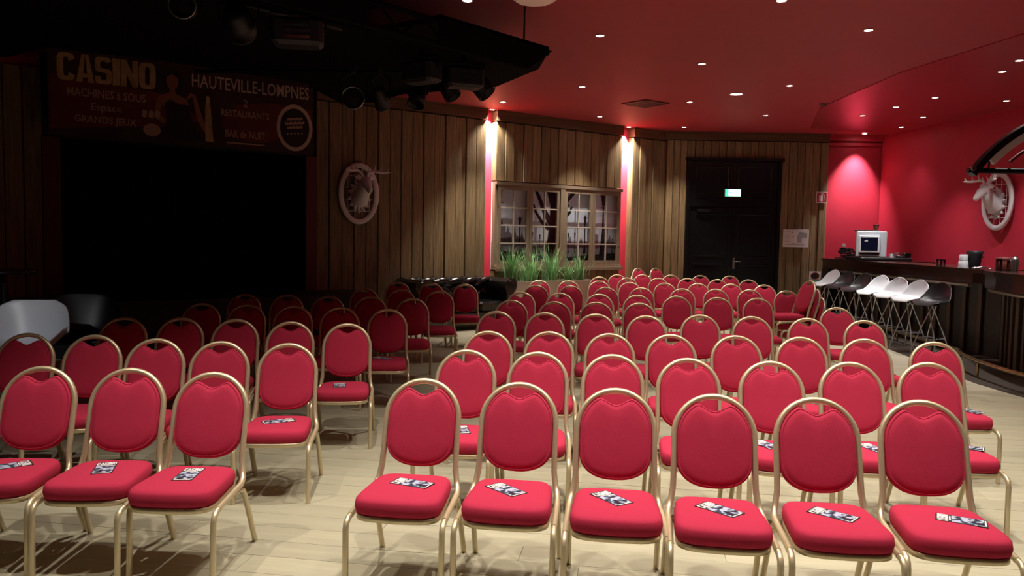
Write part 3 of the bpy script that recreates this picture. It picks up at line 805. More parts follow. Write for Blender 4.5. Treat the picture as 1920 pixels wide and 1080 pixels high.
# ceiling vent and detector
t = thing('ceiling_vent', 'square red ventilation grille flush in the red ceiling', 'vent', (2.33, 14.45, CEIL), R(35))
obj('rim', MB().box(-0.3, 0.3, -0.3, -0.26, -0.02, 0).box(-0.3, 0.3, 0.26, 0.3, -0.02, 0).box(-0.3, -0.26, -0.26, 0.26, -0.02, 0).box(0.26, 0.3, -0.26, 0.26, -0.02, 0), 'jamb', t)
obj('backing', MB().box(-0.26, 0.26, -0.26, 0.26, -0.004, 0), 'inkdark', t)
for k in range(6):
    y = -0.22 + k * 0.088
    obj('slat', MB().box(-0.26, 0.26, y - 0.03, y + 0.03, -0.016, -0.010), 'jamb', t)
t = thing('smoke_detector', 'dark red smoke detector on the ceiling before the bar corner', 'smoke detector', (5.42, 14.2, CEIL))
obj('base', MB().lathe([(0.08, 0), (0.08, -0.012), (0.06, -0.018)], 20), 'jamb', t)
obj('cap', MB().lathe([(0.06, -0.018), (0.05, -0.032), (0.02, -0.035)], 20), 'jamb', t)

# hanging lantern at the top edge
t = thing('pendant_lantern', 'white faceted paper lantern hanging at the top edge', 'lamp', (0.12, 5.60, 3.27))
prof = []
rr = 0.34
b = MB()
rings = []
for i in range(9):
    a = pi * i / 8
    rings.append([(max(rr * sin(a), 0.012) * cos(2 * pi * k / 9 + (0.2 if i % 2 else 0)), max(rr * sin(a), 0.012) * sin(2 * pi * k / 9 + (0.2 if i % 2 else 0)), rr - rr * cos(a) ) for k in range(9)])
b.loft(rings, smooth=False)
obj('shade', b, 'shade', t)
obj('cord', MB().tube([(0, 0, 2 * rr), (0, 0, CEIL - 3.27)], 0.006, 6), 'rubber', t)

# ------------------------------------------------------------------ stage
t = tag(obj('stage_platform', MB().bevbox(-9.2, -3.5, -1.15, -0.06, 0, 0.72, 0.01).bevbox(ST0 + 0.02, ST1 - 0.02, -0.06, 1.55, 0, 0.72, 0.01), 'blackpaint', None, W0, WA), 'low black stage platform in front of the stage opening', 'stage')
pts = []
n = 220
for i in range(n + 1):
    s = ST0 + 0.02 + (ST1 - ST0 - 0.04) * i / n
    pts.append((s, 0.62 + 0.06 * sin(i * 0.62) + 0.02 * sin(i * 0.23 + 1)))
b = MB(); v = []; f = []
for (x, y) in pts: v += [(x, y, 0.73), (x, y, 3.2), (x, y + 0.01, 3.2), (x, y + 0.01, 0.73)]
for i in range(n): 
    for a, c in ((0, 1), (1, 2), (2, 3), (3, 0)): f.append((i * 4 + a, i * 4 + 4 + a, i * 4 + 4 + c, i * 4 + c))
b.add(v, f, True)
tag(obj('stage_curtain', b, 'blackcloth', None, W0, WA), 'black pleated curtain closing the stage opening', 'curtain')
# banner over the stage
bw0, bw1, bz0, bz1 = -7.95, -4.13, 2.93, 4.08
ban = thing('casino_banner', 'dark red printed casino banner above the stage opening', 'banner', tuple(W0 + WT * -0.352 + WN * 0.5), WA)
ban.scale = (0.9607, 1, 1)
BY = -0.045
for x in (-7.6, -6.04, -4.5): obj('hanging_wire', MB().tube([(x, BY + 0.005, bz1 - 0.01), (x, BY + 0.005, CEIL)], 0.004, 5), 'blackmetal', ban)
obj('vinyl', MB().box(bw0, bw1, BY, BY + 0.01, bz0, bz1), 'bannerbase', ban)
def banner_text(txt, x, z, wdt, h, m_, bold=0.0, nm='lettering', sh=0.0):
    return obj(nm, moved(text_mb(txt, wdt, h, bold, 0.0, sh), x, BY - 0.004, z), m_, ban)
g = MB()
flat_poly([(bw0 + 0.02, bz0 + 0.08), (-6.3, bz0 + 0.25), (-5.9, 3.3), (-6.4, 3.62), (-7.2, 3.68), (bw0 + 0.02, 3.74)], BY - 0.001, g)
flat_poly([(-5.55, 3.25), (-4.2, 3.2), (-4.15, 3.62), (-4.9, 3.66), (-5.4, 3.58)], BY - 0.001, g)
flat_poly(ell(-5.1, 3.3, 0.5, 0.26), BY - 0.0015, g)
obj('red_glow_print', g, 'redprint', ban)
obj('title_lettering', moved(block_casino(1.28, 0.37, 0.04), -7.84, BY - 0.004, 3.665), 'bannergold', ban)
banner_text('MACHINES à SOUS', -7.72, 3.47, 1.02, 0.115, 'bannertext', 0.012)
banner_text('Espace', -7.42, 3.27, 0.40, 0.13, 'bannertext', 0.006)
banner_text('GRANDS JEUX', -7.63, 3.10, 0.80, 0.125, 'bannertext', 0.012)
banner_text('HAUTEVILLE-LOMPNES', -6.05, 3.775, 1.84, 0.19, 'bannerwhite', 0.008)
banner_text('2', -5.28, 3.56, None, 0.11, 'bannertext', 0.008)
banner_text('RESTAURANTS', -5.62, 3.40, 0.75, 0.10, 'bannertext', 0.012)
banner_text('BAR de NUIT', -5.56, 3.09, 0.62, 0.115, 'bannertext', 0.012)
obj('small_print', flat_poly([(-5.54, 3.0), (-4.95, 3.0), (-4.95, 3.02), (-5.54, 3.02)], BY - 0.004), 'bannertext', ban)
# badge
bx, bz = -4.45, 3.32
obj('badge_ring', flat_poly(ell(bx, bz, 0.30, 0.36, 40), BY - 0.005), 'bannerwhite', ban)
bd = obj('badge_field', flat_poly(ell(bx, bz, 0.245, 0.30, 40), BY - 0.007), 'darkprint', ban)
for j, (z, wd) in enumerate(((bz + 0.12, 0.26), (bz + 0.055, 0.32), (bz - 0.01, 0.26))):   # three blurred lines, not readable in the photograph either
    ln = MB(); x = bx - wd / 2; slope = 0.12
    pts_t, pts_b = [], []
    for k in range(14):
        xx = x + wd * k / 13; zz = z + (xx - bx) * slope
        pts_t.append((xx, zz + 0.036 + 0.008 * ((k * 7 + j) % 3 - 1))); pts_b.append((xx, zz - 0.004 * ((k * 5 + j) % 2)))
    for k in range(13): flat_poly([pts_b[k], pts_b[k + 1], pts_t[k + 1], pts_t[k]], BY - 0.010, ln)
    obj('blurred_line', ln, 'bannertext', bd)
for k in range(5):
    st = MB(); c = bx - 0.12 + 0.06 * k; cz = bz - 0.09 + 0.12 * (c - bx)
    flat_poly([(c + (0.022 if i % 2 == 0 else 0.009) * sin(2 * pi * i / 10), cz + (0.022 if i % 2 == 0 else 0.009) * cos(2 * pi * i / 10)) for i in range(10)], BY - 0.010, st)
    obj('star', st, 'bannerwhite', bd)

# printed woman in a dark dress holding a bottle, with chips and a wheel
fig = MB()
flat_poly(ell(-6.33, 3.82, 0.085, 0.12, 20), BY - 0.006, fig)
flat_poly([(-6.36, 3.72), (-6.30, 3.72), (-6.28, 3.64), (-6.12, 3.58), (-6.10, 3.5), (-6.22, 3.46), (-6.44, 3.46), (-6.56, 3.52), (-6.52, 3.6), (-6.38, 3.65)], BY - 0.006, fig)
flat_poly([(-6.14, 3.58), (-6.04, 3.62), (-5.98, 3.3), (-5.80, 3.02), (-5.72, 2.98), (-5.78, 3.1), (-5.90, 3.34), (-6.0, 3.66), (-6.08, 3.68)], BY - 0.006, fig)
flat_poly([(-6.54, 3.56), (-6.60, 3.3), (-6.46, 3.2), (-6.42, 3.26), (-6.52, 3.34), (-6.46, 3.52)], BY - 0.006, fig)
obj('figure_print', fig, 'skinprint', ban)
dk = MB()
flat_poly([(-6.46, 3.74), (-6.46, 3.9), (-6.38, 4.0), (-6.28, 4.0), (-6.2, 3.92), (-6.18, 3.7), (-6.26, 3.66), (-6.24, 3.86), (-6.34, 3.92), (-6.42, 3.86), (-6.41, 3.7)], BY - 0.007, dk)
flat_poly([(-6.44, 3.5), (-6.36, 3.56), (-6.24, 3.5), (-6.12, 3.5), (-6.02, 3.2), (-5.86, 3.0), (-6.5, 3.0), (-6.4, 3.26)], BY - 0.007, dk)
obj('dress_print', dk, 'darkprint', ban)
obj('bottle_print', flat_poly([(-5.86, 3.0), (-5.74, 3.0), (-5.78, 3.5), (-5.80, 3.66), (-5.84, 3.66), (-5.86, 3.5)], BY - 0.008), 'bannergold', ban)
obj('wheel_print', flat_poly(ell(-6.62, 3.1, 0.12, 0.09, 20), BY - 0.008), 'bannertext', ban)
for x in (-6.76, -6.67, -6.58): obj('chip_print', flat_poly([(x, 3.28), (x + 0.06, 3.26), (x + 0.08, 3.36), (x + 0.02, 3.38)], BY - 0.008), 'bannertext', ban)

# ------------------------------------------------------------------ lighting rig over the stage side
rig = thing('lighting_rig', 'black lighting truss and canopy hanging over the stage side', 'lighting rig', (0, 0, 3.6))
poly = [(0.34, 8.42), (0.26, 9.3), (0.11, 9.62), (-0.29, 10.51), (-0.36, 9.95), (-0.8, 10.37), (-1.46, 10.73), (-2.02, 11.48), (-2.53, 11.76), (-2.66, 10.45), (-3.40, 9.76), (-4.02, 9.14), (-4.98, 8.62), (-5.75, 9.15), (-8.6, 9.0), (-8.0, 1.2), (-5.0, 2.4), (-3.2, 4.4),
        (-1.42, 6.44), (-2.0, 7.1), (-1.35, 7.75), (-0.68, 7.27)]
obj('canopy', MB().prism(poly, 0.0, 0.05), 'blackcloth', rig)
# black border cloths along the rear and the right end
for a, c, h in ((poly[4], poly[5], 0.06), (poly[5], poly[6], 0.06), (poly[6], poly[7], 0.05), (poly[7], poly[8], 0.05), (poly[8], poly[9], 0.03)):
    A, B_ = Vector((*a, 0)), Vector((*c, 0)); d = (B_ - A).normalized(); nn = Vector((-d.y, d.x, 0)) * 0.012
    b = MB(); v = [A + nn, B_ + nn, B_ - nn, A - nn]
    b.prism([(q.x, q.y) for q in v], -h, 0.0)
    obj('border_cloth', b, 'blackcloth', rig)
# near edge truss
TA, TB = Vector((0.34, 8.42, 0.0)), Vector((-4.6, 2.78, 0.0))
d = (TB - TA).normalized(); side = Vector((-d.y, d.x, 0))
chords = [TA + Vector((0, 0, -0.02)), TA + Vector((0, 0, -0.22))]
for p in chords:
    p = p + d * (0.02 if p.z > -0.1 else 0.42)
    obj('chord', MB().tube([p, p + d * 6.9], 0.025, 8), 'blackcloth', rig)
lat = MB()
for k in range(2, 29):
    a = TA + d * (0.25 * k) + Vector((0, 0, -0.02 if k % 2 else -0.22)); c = TA + d * (0.25 * (k + 1)) + Vector((0, 0, -0.22 if k % 2 else -0.02))
    lat.tube([a, c], 0.012, 6)
lo = obj('lattice', lat, 'blackcloth', rig); lo['kind'] = 'stuff'
for t0, t1 in ((0.0, 1.6), (2.4, 7.2)):
    b = MB(); q0 = TA + d * t0 + side * 0.03; q1 = TA + d * t1 + side * 0.03; e = d * (0.38 if t0 == 0 else 0) 
    lo_, hi_ = -0.24, 0.0
    v = []
    for off in (0, 0.015):
        o_ = side * off
        v += [q0 + o_ + Vector((0, 0, hi_)), q1 + o_ + Vector((0, 0, hi_)), q1 + o_ + Vector((0, 0, lo_)), q0 + e + o_ + Vector((0, 0, lo_))]
    b.add(v, [(0, 1, 2, 3), (7, 6, 5, 4), (0, 4, 5, 1), (1, 5, 6, 2), (2, 6, 7, 3), (3, 7, 4, 0)])
    obj('side_panel', b, 'blackcloth', rig)
for q in (TA + d * 0.4, TA + d * 3.2, TA + d * 6.2, Vector((-2.8, 9.4, 0)), Vector((-0.5, 9.6, 0)), Vector((-6.2, 6.4, 0))):
    obj('hanging_rod', MB().tube([(q.x, q.y, 0.04), (q.x, q.y, 0.5)], 0.012, 6), 'blackmetal', rig)
for y0, z0 in (((-0.45, 9.25), -0.06), ((-1.6, 7.4), -0.06)):
    p = Vector((*y0, z0)); e = Vector((-0.8154, -0.5789, 0)) if z0 > -0.055 else d
    if y0[1] > 9: e = Vector((-1, 0.06, 0)).normalized()
    obj('lamp_pipe', MB().tube([p, p + e * (3.3 if y0[1] > 9 else 3.6)], 0.024, 8), 'blackmetal', rig)

def par_can(name, label, p, aim, length=0.3, rad=0.1, ring='blackmetal', top=3.6, body='blackmetal'):
    """stage lantern: can along its own axis, yoke and clamp up to the pipe"""
    t = thing(name, label, 'stage light', p)
    ax = (Vector(aim) - Vector(p)).normalized()
    q = ax.to_track_quat('Z', 'Y').to_matrix().to_4x4()
    obj('can', MB().lathe([(0.03, -length * 0.62), (rad * 0.72, -length * 0.55), (rad * 0.8, -length * 0.2), (rad * 0.97, -length * 0.1), (rad, length * 0.4), (rad * 0.93, length * 0.4), (rad * 0.8, 0.05)], 20, mx=q, caps=False), body, t)
    obj('lens', MB().lathe([(rad * 0.86, length * 0.2), (rad * 0.5, length * 0.22), (0.004, length * 0.225)], 20, mx=q), 'blackplastic', t)
    obj('front_ring', MB().tube([q @ Vector((rad * 0.98 * cos(2 * pi * k / 24), rad * 0.98 * sin(2 * pi * k / 24), length * 0.42)) for k in range(24)], 0.007, 6, closed=True), ring, t)
    sx = ax.cross(Vector((0, 0, 1))); sx = sx.normalized() if sx.length > 0.05 else Vector((1, 0, 0))
    h = top - p[2]
    obj('yoke', MB().tube([sx * (rad + 0.02), sx * (rad + 0.025) + Vector((0, 0, h * 0.55)), Vector((0, 0, h * 0.75)) + sx * 0.03, Vector((0, 0, h * 0.75)) - sx * 0.03, sx * -(rad + 0.025) + Vector((0, 0, h * 0.55)), sx * -(rad + 0.02)], 0.01, 6), 'blackmetal', t)
    obj('clamp', MB().bevbox(-0.025, 0.025, -0.025, 0.025, h * 0.75, h, 0.006), 'greymetal', t)
    return t
par_can('stage_light', 'black stage light with a pale round front ring facing the seats', (-1.84, 9.2, 3.21), (-0.9, 2, 2.6), 0.34, 0.125, 'silver')
par_can('stage_light', 'stage light with bright steel bracket, second right of the ringed one', (-1.54, 9.25, 3.22), (-1.2, 12, 1.0), 0.26, 0.085, 'steel', body='greymetal')
par_can('stage_light', 'round black stage light hanging left of the two pointed ones', (-1.12, 9.3, 3.28), (-1.6, 8, 0.6), 0.3, 0.1, 'blackmetal')
par_can('stage_light', 'black stage light tilted to the right, middle of the rear pipe', (-0.78, 9.3, 3.38), (-0.2, 9.0, 2.4), 0.32, 0.1, 'blackmetal')
par_can('stage_light', 'black stage light with barn door, nearest the rig end', (-0.42, 9.3, 3.42), (0.3, 9.1, 2.6), 0.36, 0.115, 'greymetal')
par_can('stage_light', 'ringed stage light at the top edge above the banner', (-2.55, 6.25, 3.40), (-1.6, 2, 2.6), 0.3, 0.1, 'steel')
par_can('stage_light', 'wide grey flood light at the top edge right of the ringed one', (-2.24, 6.55, 3.36), (-2.6, 9, 2.4), 0.26, 0.13, 'greymetal')
def flood_box(label, p, rz):
    t = thing('flood_light', label, 'stage light', p, rz)
    obj('housing', MB().bevbox(-0.2, 0.2, -0.12, 0.12, -0.12, 0.1, 0.03), 'greymetal', t)
    for k in range(3): obj('louvre', MB().box(-0.1, 0.1, -0.128, -0.12, -0.07 + 0.05 * k, -0.05 + 0.05 * k), 'silver' if label.startswith('black flood') else 'greymetal', t)
    obj('bracket', MB().tube([(-0.22, 0, 0), (-0.22, 0, 0.15), (0.22, 0, 0.15), (0.22, 0, 0)], 0.01, 6), 'blackmetal', t)
    obj('hook', MB().box(-0.02, 0.02, -0.02, 0.02, 0.15, 3.605 - p[2]), 'blackmetal', t)
flood_box('black flood light with bright louvres near the top of the rig', (-1.78, 6.62, 3.31), R(10))
flood_box('long grey moving-head lamp under the rig canopy', (-0.98, 8.45, 3.38), R(-35))
flood_box('short grey lamp under the rig canopy beside the long one', (-0.55, 8.6, 3.36), R(20))

# ------------------------------------------------------------------ deer trophies
def trophy(loc, rz, label):
    t = thing('deer_trophy', label, 'wall decoration', loc, rz, 'white deer trophies')
    a, bb = 0.38, 0.53
    rings = []
    for k in range(48):
        th = 2 * pi * k / 48; ring = []
        for (dr, y) in ((-0.09, -0.005), (-0.09, -0.035), (-0.08, -0.046), (-0.012, -0.048), (-0.002, -0.038), (0, -0.005)):
            ring.append(((a + dr) * cos(th), y, (bb + dr) * sin(th)))
        rings.append(ring)
    rings.append(rings[0])
    obj('oval_frame', MB().loft(rings, True, True, False), 'whitematt', t)
    for x in (-0.2, -0.07, 0.07, 0.2):
        h = (bb - 0.04) * math.sqrt(1 - (x / (a - 0.02)) ** 2)
        obj('lattice_bar', MB().tube([(x, -0.012, -h), (x, -0.012, h)], 0.006, 6), 'whitematt', t)
    for z in (-0.3, -0.1, 0.1, 0.3):
        h = (a - 0.04) * math.sqrt(1 - (z / (bb - 0.02)) ** 2)
        obj('lattice_bar', MB().tube([(-h, -0.018, z), (h, -0.018, z)], 0.006, 6), 'whitematt', t)
    # ornamental shield behind the neck
    rg = []
    for sc_, y in ((1, -0.01), (1.0, -0.04), (0.8, -0.06), (0.3, -0.07)):
        rg.append([((0.17 + 0.022 * sin(14 * 2 * pi * k / 84) * sc_) * sc_ * cos(2 * pi * k / 84), y, -0.04 + (0.24 + 0.03 * sin(14 * 2 * pi * k / 84) * sc_) * sc_ * sin(2 * pi * k / 84)) for k in range(84)])
    obj('shield', MB().loft(rg), 'whitematt', t)
    for k in range(14):
        th = 2 * pi * k / 14 + 0.2
        c = (0.18 * cos(th), -0.04, -0.04 + 0.255 * sin(th))
        obj('leaf_ornament', MB().tube([c, (c[0] * 1.12, -0.055, -0.04 + (c[2] + 0.04) * 1.1), (c[0] * 1.2, -0.04, -0.04 + (c[2] + 0.04) * 1.16)], [0.03, 0.022, 0.006], 6), 'whitematt', t)
    # neck and head in one body
    pts = [(0, -0.03, -0.10), (0, -0.12, -0.03), (0, -0.20, 0.06), (0, -0.25, 0.15), (0, -0.30, 0.19), (0, -0.36, 0.15), (0, -0.42, 0.08), (0, -0.465, 0.03), (0, -0.49, 0.015)]
    body = MB().tube(pts, [0.165, 0.14, 0.112, 0.098, 0.096, 0.082, 0.06, 0.048, 0.022], 16)
    obj('head', body, 'whitematt', t)
    for s in (-1, 1):
        obj('ear', MB().tube([(0.055 * s, -0.26, 0.235), (0.12 * s, -0.25, 0.265), (0.18 * s, -0.25, 0.255)], [0.025, 0.05, 0.006], 8), 'whitematt', t)
        obj('eye', MB().lathe([(0.002, -0.012), (0.012, 0), (0.002, 0.012)], 8, mx=Matrix.Translation((0.062 * s, -0.345, 0.185))), 'whitematt', t)
        an = MB()
        an.tube([(0.035 * s, -0.27, 0.25), (0.07 * s, -0.25, 0.34), (0.15 * s, -0.27, 0.38), (0.26 * s, -0.33, 0.36), (0.35 * s, -0.38, 0.36), (0.39 * s, -0.4, 0.43)], [0.03, 0.028, 0.025, 0.022, 0.019, 0.006], 8)
        for p0, p1 in (((0.07, -0.25, 0.34), (0.05, -0.31, 0.43)), ((0.16, -0.275, 0.38), (0.17, -0.3, 0.48)), ((0.25, -0.325, 0.36), (0.28, -0.34, 0.47)), ((0.34, -0.375, 0.36), (0.42, -0.42, 0.37))):
            an.tube([(p0[0] * s, p0[1], p0[2]), ((p0[0] + p1[0]) / 2 * s, (p0[1] + p1[1]) / 2 - 0.01, (p0[2] + p1[2]) / 2), (p1[0] * s, p1[1], p1[2])], [0.015, 0.012, 0.004], 6)
        obj('antler', an, 'whitematt', t)
    return t
p = wallpt(-3.31, 0.03, 2.37)
trophy(p, WA, 'white deer head trophy in an oval frame on the timber between curtain and sofa')
p = wallpt(-8.95, 0.03, 2.37)
trophy(p, WA, 'white deer head trophy left of the stage, cut by the frame edge')
trophy((8.80, 14.55, 2.47), RWA, 'white deer head trophy on the red wall behind the bar')

# ------------------------------------------------------------------ chesterfield sofa in front of the timber wall
sf = thing('chesterfield_sofa', 'black buttoned leather sofa against the timber wall', 'sofa', tuple(wallpt(-1.64, 0.55)), WA)
LX = 1.02
obj('base', MB().bevbox(-LX + 0.1, LX - 0.1, -0.4, 0.3, 0.08, 0.32, 0.02), 'leather', sf)
for x0, x1 in ((-LX + 0.2, -0.27), (-0.265, 0.265), (0.27, LX - 0.2)):
    obj('seat_cushion', MB().bevbox(x0, x1, -0.42, 0.18, 0.32, 0.50, 0.035), 'leather', sf)
prof = [(0.16, 0.42), (0.17, 0.55), (0.19, 0.66), (0.19, 0.74), (0.14, 0.79), (0.12, 0.85), (0.16, 0.90), (0.24, 0.92), (0.32, 0.90), (0.37, 0.83), (0.37, 0.6), (0.37, 0.2)]
tot = len(prof)
nx = 96
rings = []
plen = [0]
for i in range(1, tot): plen.append(plen[-1] + math.hypot(prof[i][0] - prof[i - 1][0], prof[i][1] - prof[i - 1][1]))
def prof_at(L):
    for i in range(1, tot):
        if L <= plen[i] or i == tot - 1:
            f_ = (L - plen[i - 1]) / (plen[i] - plen[i - 1]); return (prof[i - 1][0] + f_ * (prof[i][0] - prof[i - 1][0]), prof[i - 1][1] + f_ * (prof[i][1] - prof[i - 1][1]), Vector((prof[i][0] - prof[i - 1][0], prof[i][1] - prof[i - 1][1])).normalized())
ns = 44
v = []; f = []; btn = MB()
for j in range(ns + 1):
    L = plen[-1] * j / ns
    y, z, tg = prof_at(L)
    nrm = Vector((-tg.y, tg.x))          # toward the sitter
    for i in range(nx + 1):
        x = -LX + 0.06 + (2 * LX - 0.12) * i / nx
        a = x / 0.16; c = L / 0.13
        dpt = 0.0
        if L < 0.72: dpt = 0.036 * (abs(sin(pi * (a + c) / 2)) * abs(sin(pi * (a - c) / 2))) ** 0.5 - 0.02
        v.append((x, y + nrm.x * dpt * 1.0, z + nrm.y * dpt))
w1 = nx + 1
for j in range(ns):
    for i in range(nx): f.append((j * w1 + i, j * w1 + i + 1, (j + 1) * w1 + i + 1, (j + 1) * w1 + i))
b = MB(); b.add(v, f, True)
bk = obj('backrest', b, 'leather', sf)
for r_ in range(1, 6):
    L = 0.13 * r_; y, z, tg = prof_at(L); nrm = Vector((-tg.y, tg.x))
    for k in range(-6, 7):
        if (k + r_) % 2 == 0 and abs(k * 0.16) < LX - 0.15:
            btn.lathe([(0.017, -0.006), (0.016, 0.004), (0.005, 0.009)], 8, mx=Matrix.Translation((k * 0.16, y + nrm.x * -0.008, z + nrm.y * -0.008)) @ Vector((0, nrm.x, nrm.y)).to_track_quat('Z', 'Y').to_matrix().to_4x4())
bo = obj('button', btn, 'leather', bk); bo['kind'] = 'stuff'
for s in (-1, 1):
    ap = [(-0.10, 0.1), (-0.10, 0.66), (-0.13, 0.75), (-0.11, 0.85), (-0.04, 0.91), (0.05, 0.91), (0.12, 0.86), (0.135, 0.77), (0.1, 0.69), (0.07, 0.66), (0.07, 0.1)]
    q = MB(); q.sprism([(s * (LX - 0.1) + s * x, z) for x, z in (ap if s > 0 else ap[::-1])][::1], -0.44, 0.36)
    ao = obj('arm', q, 'leather', sf)
    sp = [(s * (LX - 0.1) + s * (0.0 + r__ * cos(th)), -0.447, 0.79 + r__ * sin(th)) for k in range(26) for th, r__ in [(k * 0.5, 0.1 - 0.0035 * k)]]
    obj('scroll_piping', MB().tube(sp, 0.006, 6), 'leather', ao)
    bt = MB()
    for k in range(5): bt.lathe([(0.011, 0), (0.004, 0.008)], 8, mx=Matrix.Translation((s * (LX - 0.1) - s * 0.03, -0.442, 0.2 + 0.1 * k)) @ Matrix.Rotation(pi / 2, 4, 'X'))
    obj('stud_row', bt, 'steel', ao)
for x in (-0.85, 0.85):
    for y in (-0.34, 0.26): obj('foot', MB().lathe([(0.03, 0), (0.045, 0.03), (0.03, 0.08)], 12, mx=Matrix.Translation((x, y, 0))), 'barwood', sf)

# ------------------------------------------------------------------ planter with grasses
plt = thing('planter_box', 'long white planter box under the false window', 'planter', tuple(wallpt(0.46, 0.62)), WA)
b = MB(); PX, PY, PH = 1.04, 0.22, 0.84
b.box(-PX, PX, -PY, -PY + 0.03, 0, PH).box(-PX, PX, PY - 0.03, PY, 0, PH).box(-PX, -PX + 0.03, -PY + 0.03, PY - 0.03, 0, PH).box(PX - 0.03, PX, -PY + 0.03, PY - 0.03, 0, PH).box(-PX + 0.03, PX - 0.03, -PY + 0.03, PY - 0.03, 0, 0.1)
obj('box', b, 'whiteplanter', plt)
obj('soil', MB().box(-PX + 0.03, PX - 0.03, -PY + 0.03, PY - 0.03, 0.1, PH - 0.05), 'soil', plt)
def grass(label, sx, n, hmin, hmax, spread, lean):
    p = wallpt(0.46 + sx, 0.62, PH - 0.05)
    b = MB()
    for i in range(n):
        a = rng.uniform(0, 2 * pi); r0 = abs(rng.gauss(0, 0.07)); h = rng.uniform(hmin, hmax)
        bx0, by0 = r0 * cos(a) * 1.6 , r0 * sin(a)
        out = rng.uniform(0.02, spread); da = a + rng.uniform(-0.8, 0.8)
        hw = rng.uniform(0.005, 0.010)
        px, py = -sin(da), cos(da)
        tk = rng.uniform(0.0, 1.0)
        vs = []
        for k in range(6):
            t = k / 5
            d_ = out * t ** 2.2 + lean * t * 0.1
            z = h * (t - (0.22 * t ** 4 if tk > 0.6 else 0.03 * t ** 3))
            x, y = bx0 + cos(da) * d_, by0 + sin(da) * d_
            ww = hw * (1 - t ** 2 * 0.92)
            vs += [(x - px * ww, y - py * ww, z), (x + px * ww, y + py * ww, z)]
        b.add(vs, [(2 * k, 2 * k + 1, 2 * k + 3, 2 * k + 2) for k in range(5)], True)
    o = obj('ornamental_grass', b, 'leaf', None, tuple(p), WA)
    return tag(o, label, 'plant', 'grasses in the white planter')
grass('thick green grass clump at the sofa end of the white planter', -0.90, 120, 0.4, 0.80, 0.26, 0)
grass('dense green grass clump second from the sofa in the white planter', -0.48, 120, 0.35, 0.76, 0.26, 0)
grass('tall spiky green grass clump in the middle left of the white planter', 0.03, 120, 0.35, 0.82, 0.36, 0)
grass('low arching green grass clump in the middle right of the white planter', 0.46, 70, 0.25, 0.5, 0.36, 0)
grass('sparse tall green grass clump at the chair end of the white planter', 0.76, 48, 0.35, 0.78, 0.3, 0)

# ------------------------------------------------------------------ bar
BH = 1.32
bar = thing('bar_counter', 'dark straight bar counter with the row of stools', 'bar', (6.95, 14.7, 0))
def L(pts): return [(x - 6.95, y - 14.7) for x, y in pts]
top = [(6.87, 17.75), (6.78, 11.75), (6.80, 11.55), (7.5, 11.5), (7.75, 15.7), (8.35, 15.7), (8.3, 17.75)]
b = MB(); b.prism(L(top), BH - 0.055, BH)
obj('counter_top', b, 'barwood', bar)
ap = [(6.90, 17.75), (6.82, 11.8), (6.9, 11.6), (7.4, 11.6), (7.7, 15.8), (8.2, 15.8), (8.2, 17.75)]
obj('apron', MB().prism(L(ap), BH - 0.21, BH - 0.056), 'barwood', bar)
fr = [(7.25, 17.75), (7.15, 11.95), (7.2, 11.7), (7.35, 11.7), (7.65, 15.9), (8.1, 15.9), (8.1, 17.75)]
obj('front_panel', MB().prism(L(fr), 0.0, BH - 0.211), 'barfront', bar)
obj('end_panel', MB().box(6.88 - 6.95, 7.52 - 6.95, 17.35 - 14.7, 17.72 - 14.7, 0, BH - 0.211), 'barfront', bar)
obj('trim_rail', MB().tube([(6.97 - 6.95, 17.3 - 14.7, BH - 0.25), (6.9 - 6.95, 12.0 - 14.7, BH - 0.25)], 0.034, 8), 'trimrail', bar)
for k in range(13):
    y = 12.1 + k * 0.44; x = 7.15 + (7.25 - 7.15) * (y - 11.95) / 5.8
    obj('slat', MB().bevbox(x - 0.04 - 6.95, x + 0.0 - 6.95, y - 0.05 - 14.7, y + 0.05 - 14.7, 0.02, BH - 0.22, 0.006), 'slat', bar)
def rail(parent, pts, off, h, seg_posts):
    P = [Vector((x - off[0], y - off[1], h)) for x, y in pts]
    obj('foot_rail', MB().tube(P, 0.026, 10), 'brass', parent)
    for k in seg_posts:
        q = P[k]; obj('rail_post', MB().tube([(q.x, q.y, 0), (q.x, q.y, h)], 0.016, 8), 'brass', parent)
rail(bar, [(6.86, 17.2), (6.74, 15.4), (6.62, 13.6), (6.53, 12.3), (6.44, 11.35)], (6.95, 14.7), 0.16, (0, 1, 2, 3, 4))

cb = thing('curved_bar', 'dark curved end of the bar with brown upright slats at the frame edge', 'bar', (6.6, 9.4, 0))
def arc(off):
    base = [(6.80, 11.45), (6.58, 11.15), (6.40, 10.6), (6.26, 10.0), (6.19, 9.3), (6.22, 8.6), (6.36, 7.9), (6.62, 7.2), (7.0, 6.6)]
    out = []
    n = len(base)
    for i in range(n):
        a = Vector(base[min(i + 1, n - 1)]) - Vector(base[max(i - 1, 0)]); a.normalize()
        nn = Vector((-a.y, a.x))   # into the bar
        q = Vector(base[i]) + nn * off; out.append((q.x - 6.6, q.y - 9.4))
    return out
obj('counter_top', MB().prism(arc(0) + arc(0.75)[::-1], BH - 0.055, BH), 'barwood', cb)
obj('apron', MB().prism(arc(0.03) + arc(0.6)[::-1], BH - 0.24, BH - 0.056), 'barwood', cb)
obj('front_panel', MB().prism(arc(0.3) + arc(0.5)[::-1], 0, BH - 0.241), 'barfront', cb)
def along(off, t):
    A = arc(off); n = len(A) - 1; i = min(int(t * n), n - 1); f_ = t * n - i
    p, q = Vector(A[i]), Vector(A[i + 1]); return p.lerp(q, f_), (q - p).normalized()
for k in range(20):
    p, dd = along(0.29, (k + 0.5) / 20)
    mx = Matrix.Translation((p.x, p.y, 0)) @ Matrix.Rotation(math.atan2(dd.y, dd.x), 4, 'Z')
    wd = 0.055 if k % 3 else 0.03
    obj('slat', MB().bevbox(-wd, wd, -0.03, 0.02, 0.02, BH - 0.25, 0.006, mx=mx), 'slat', cb)
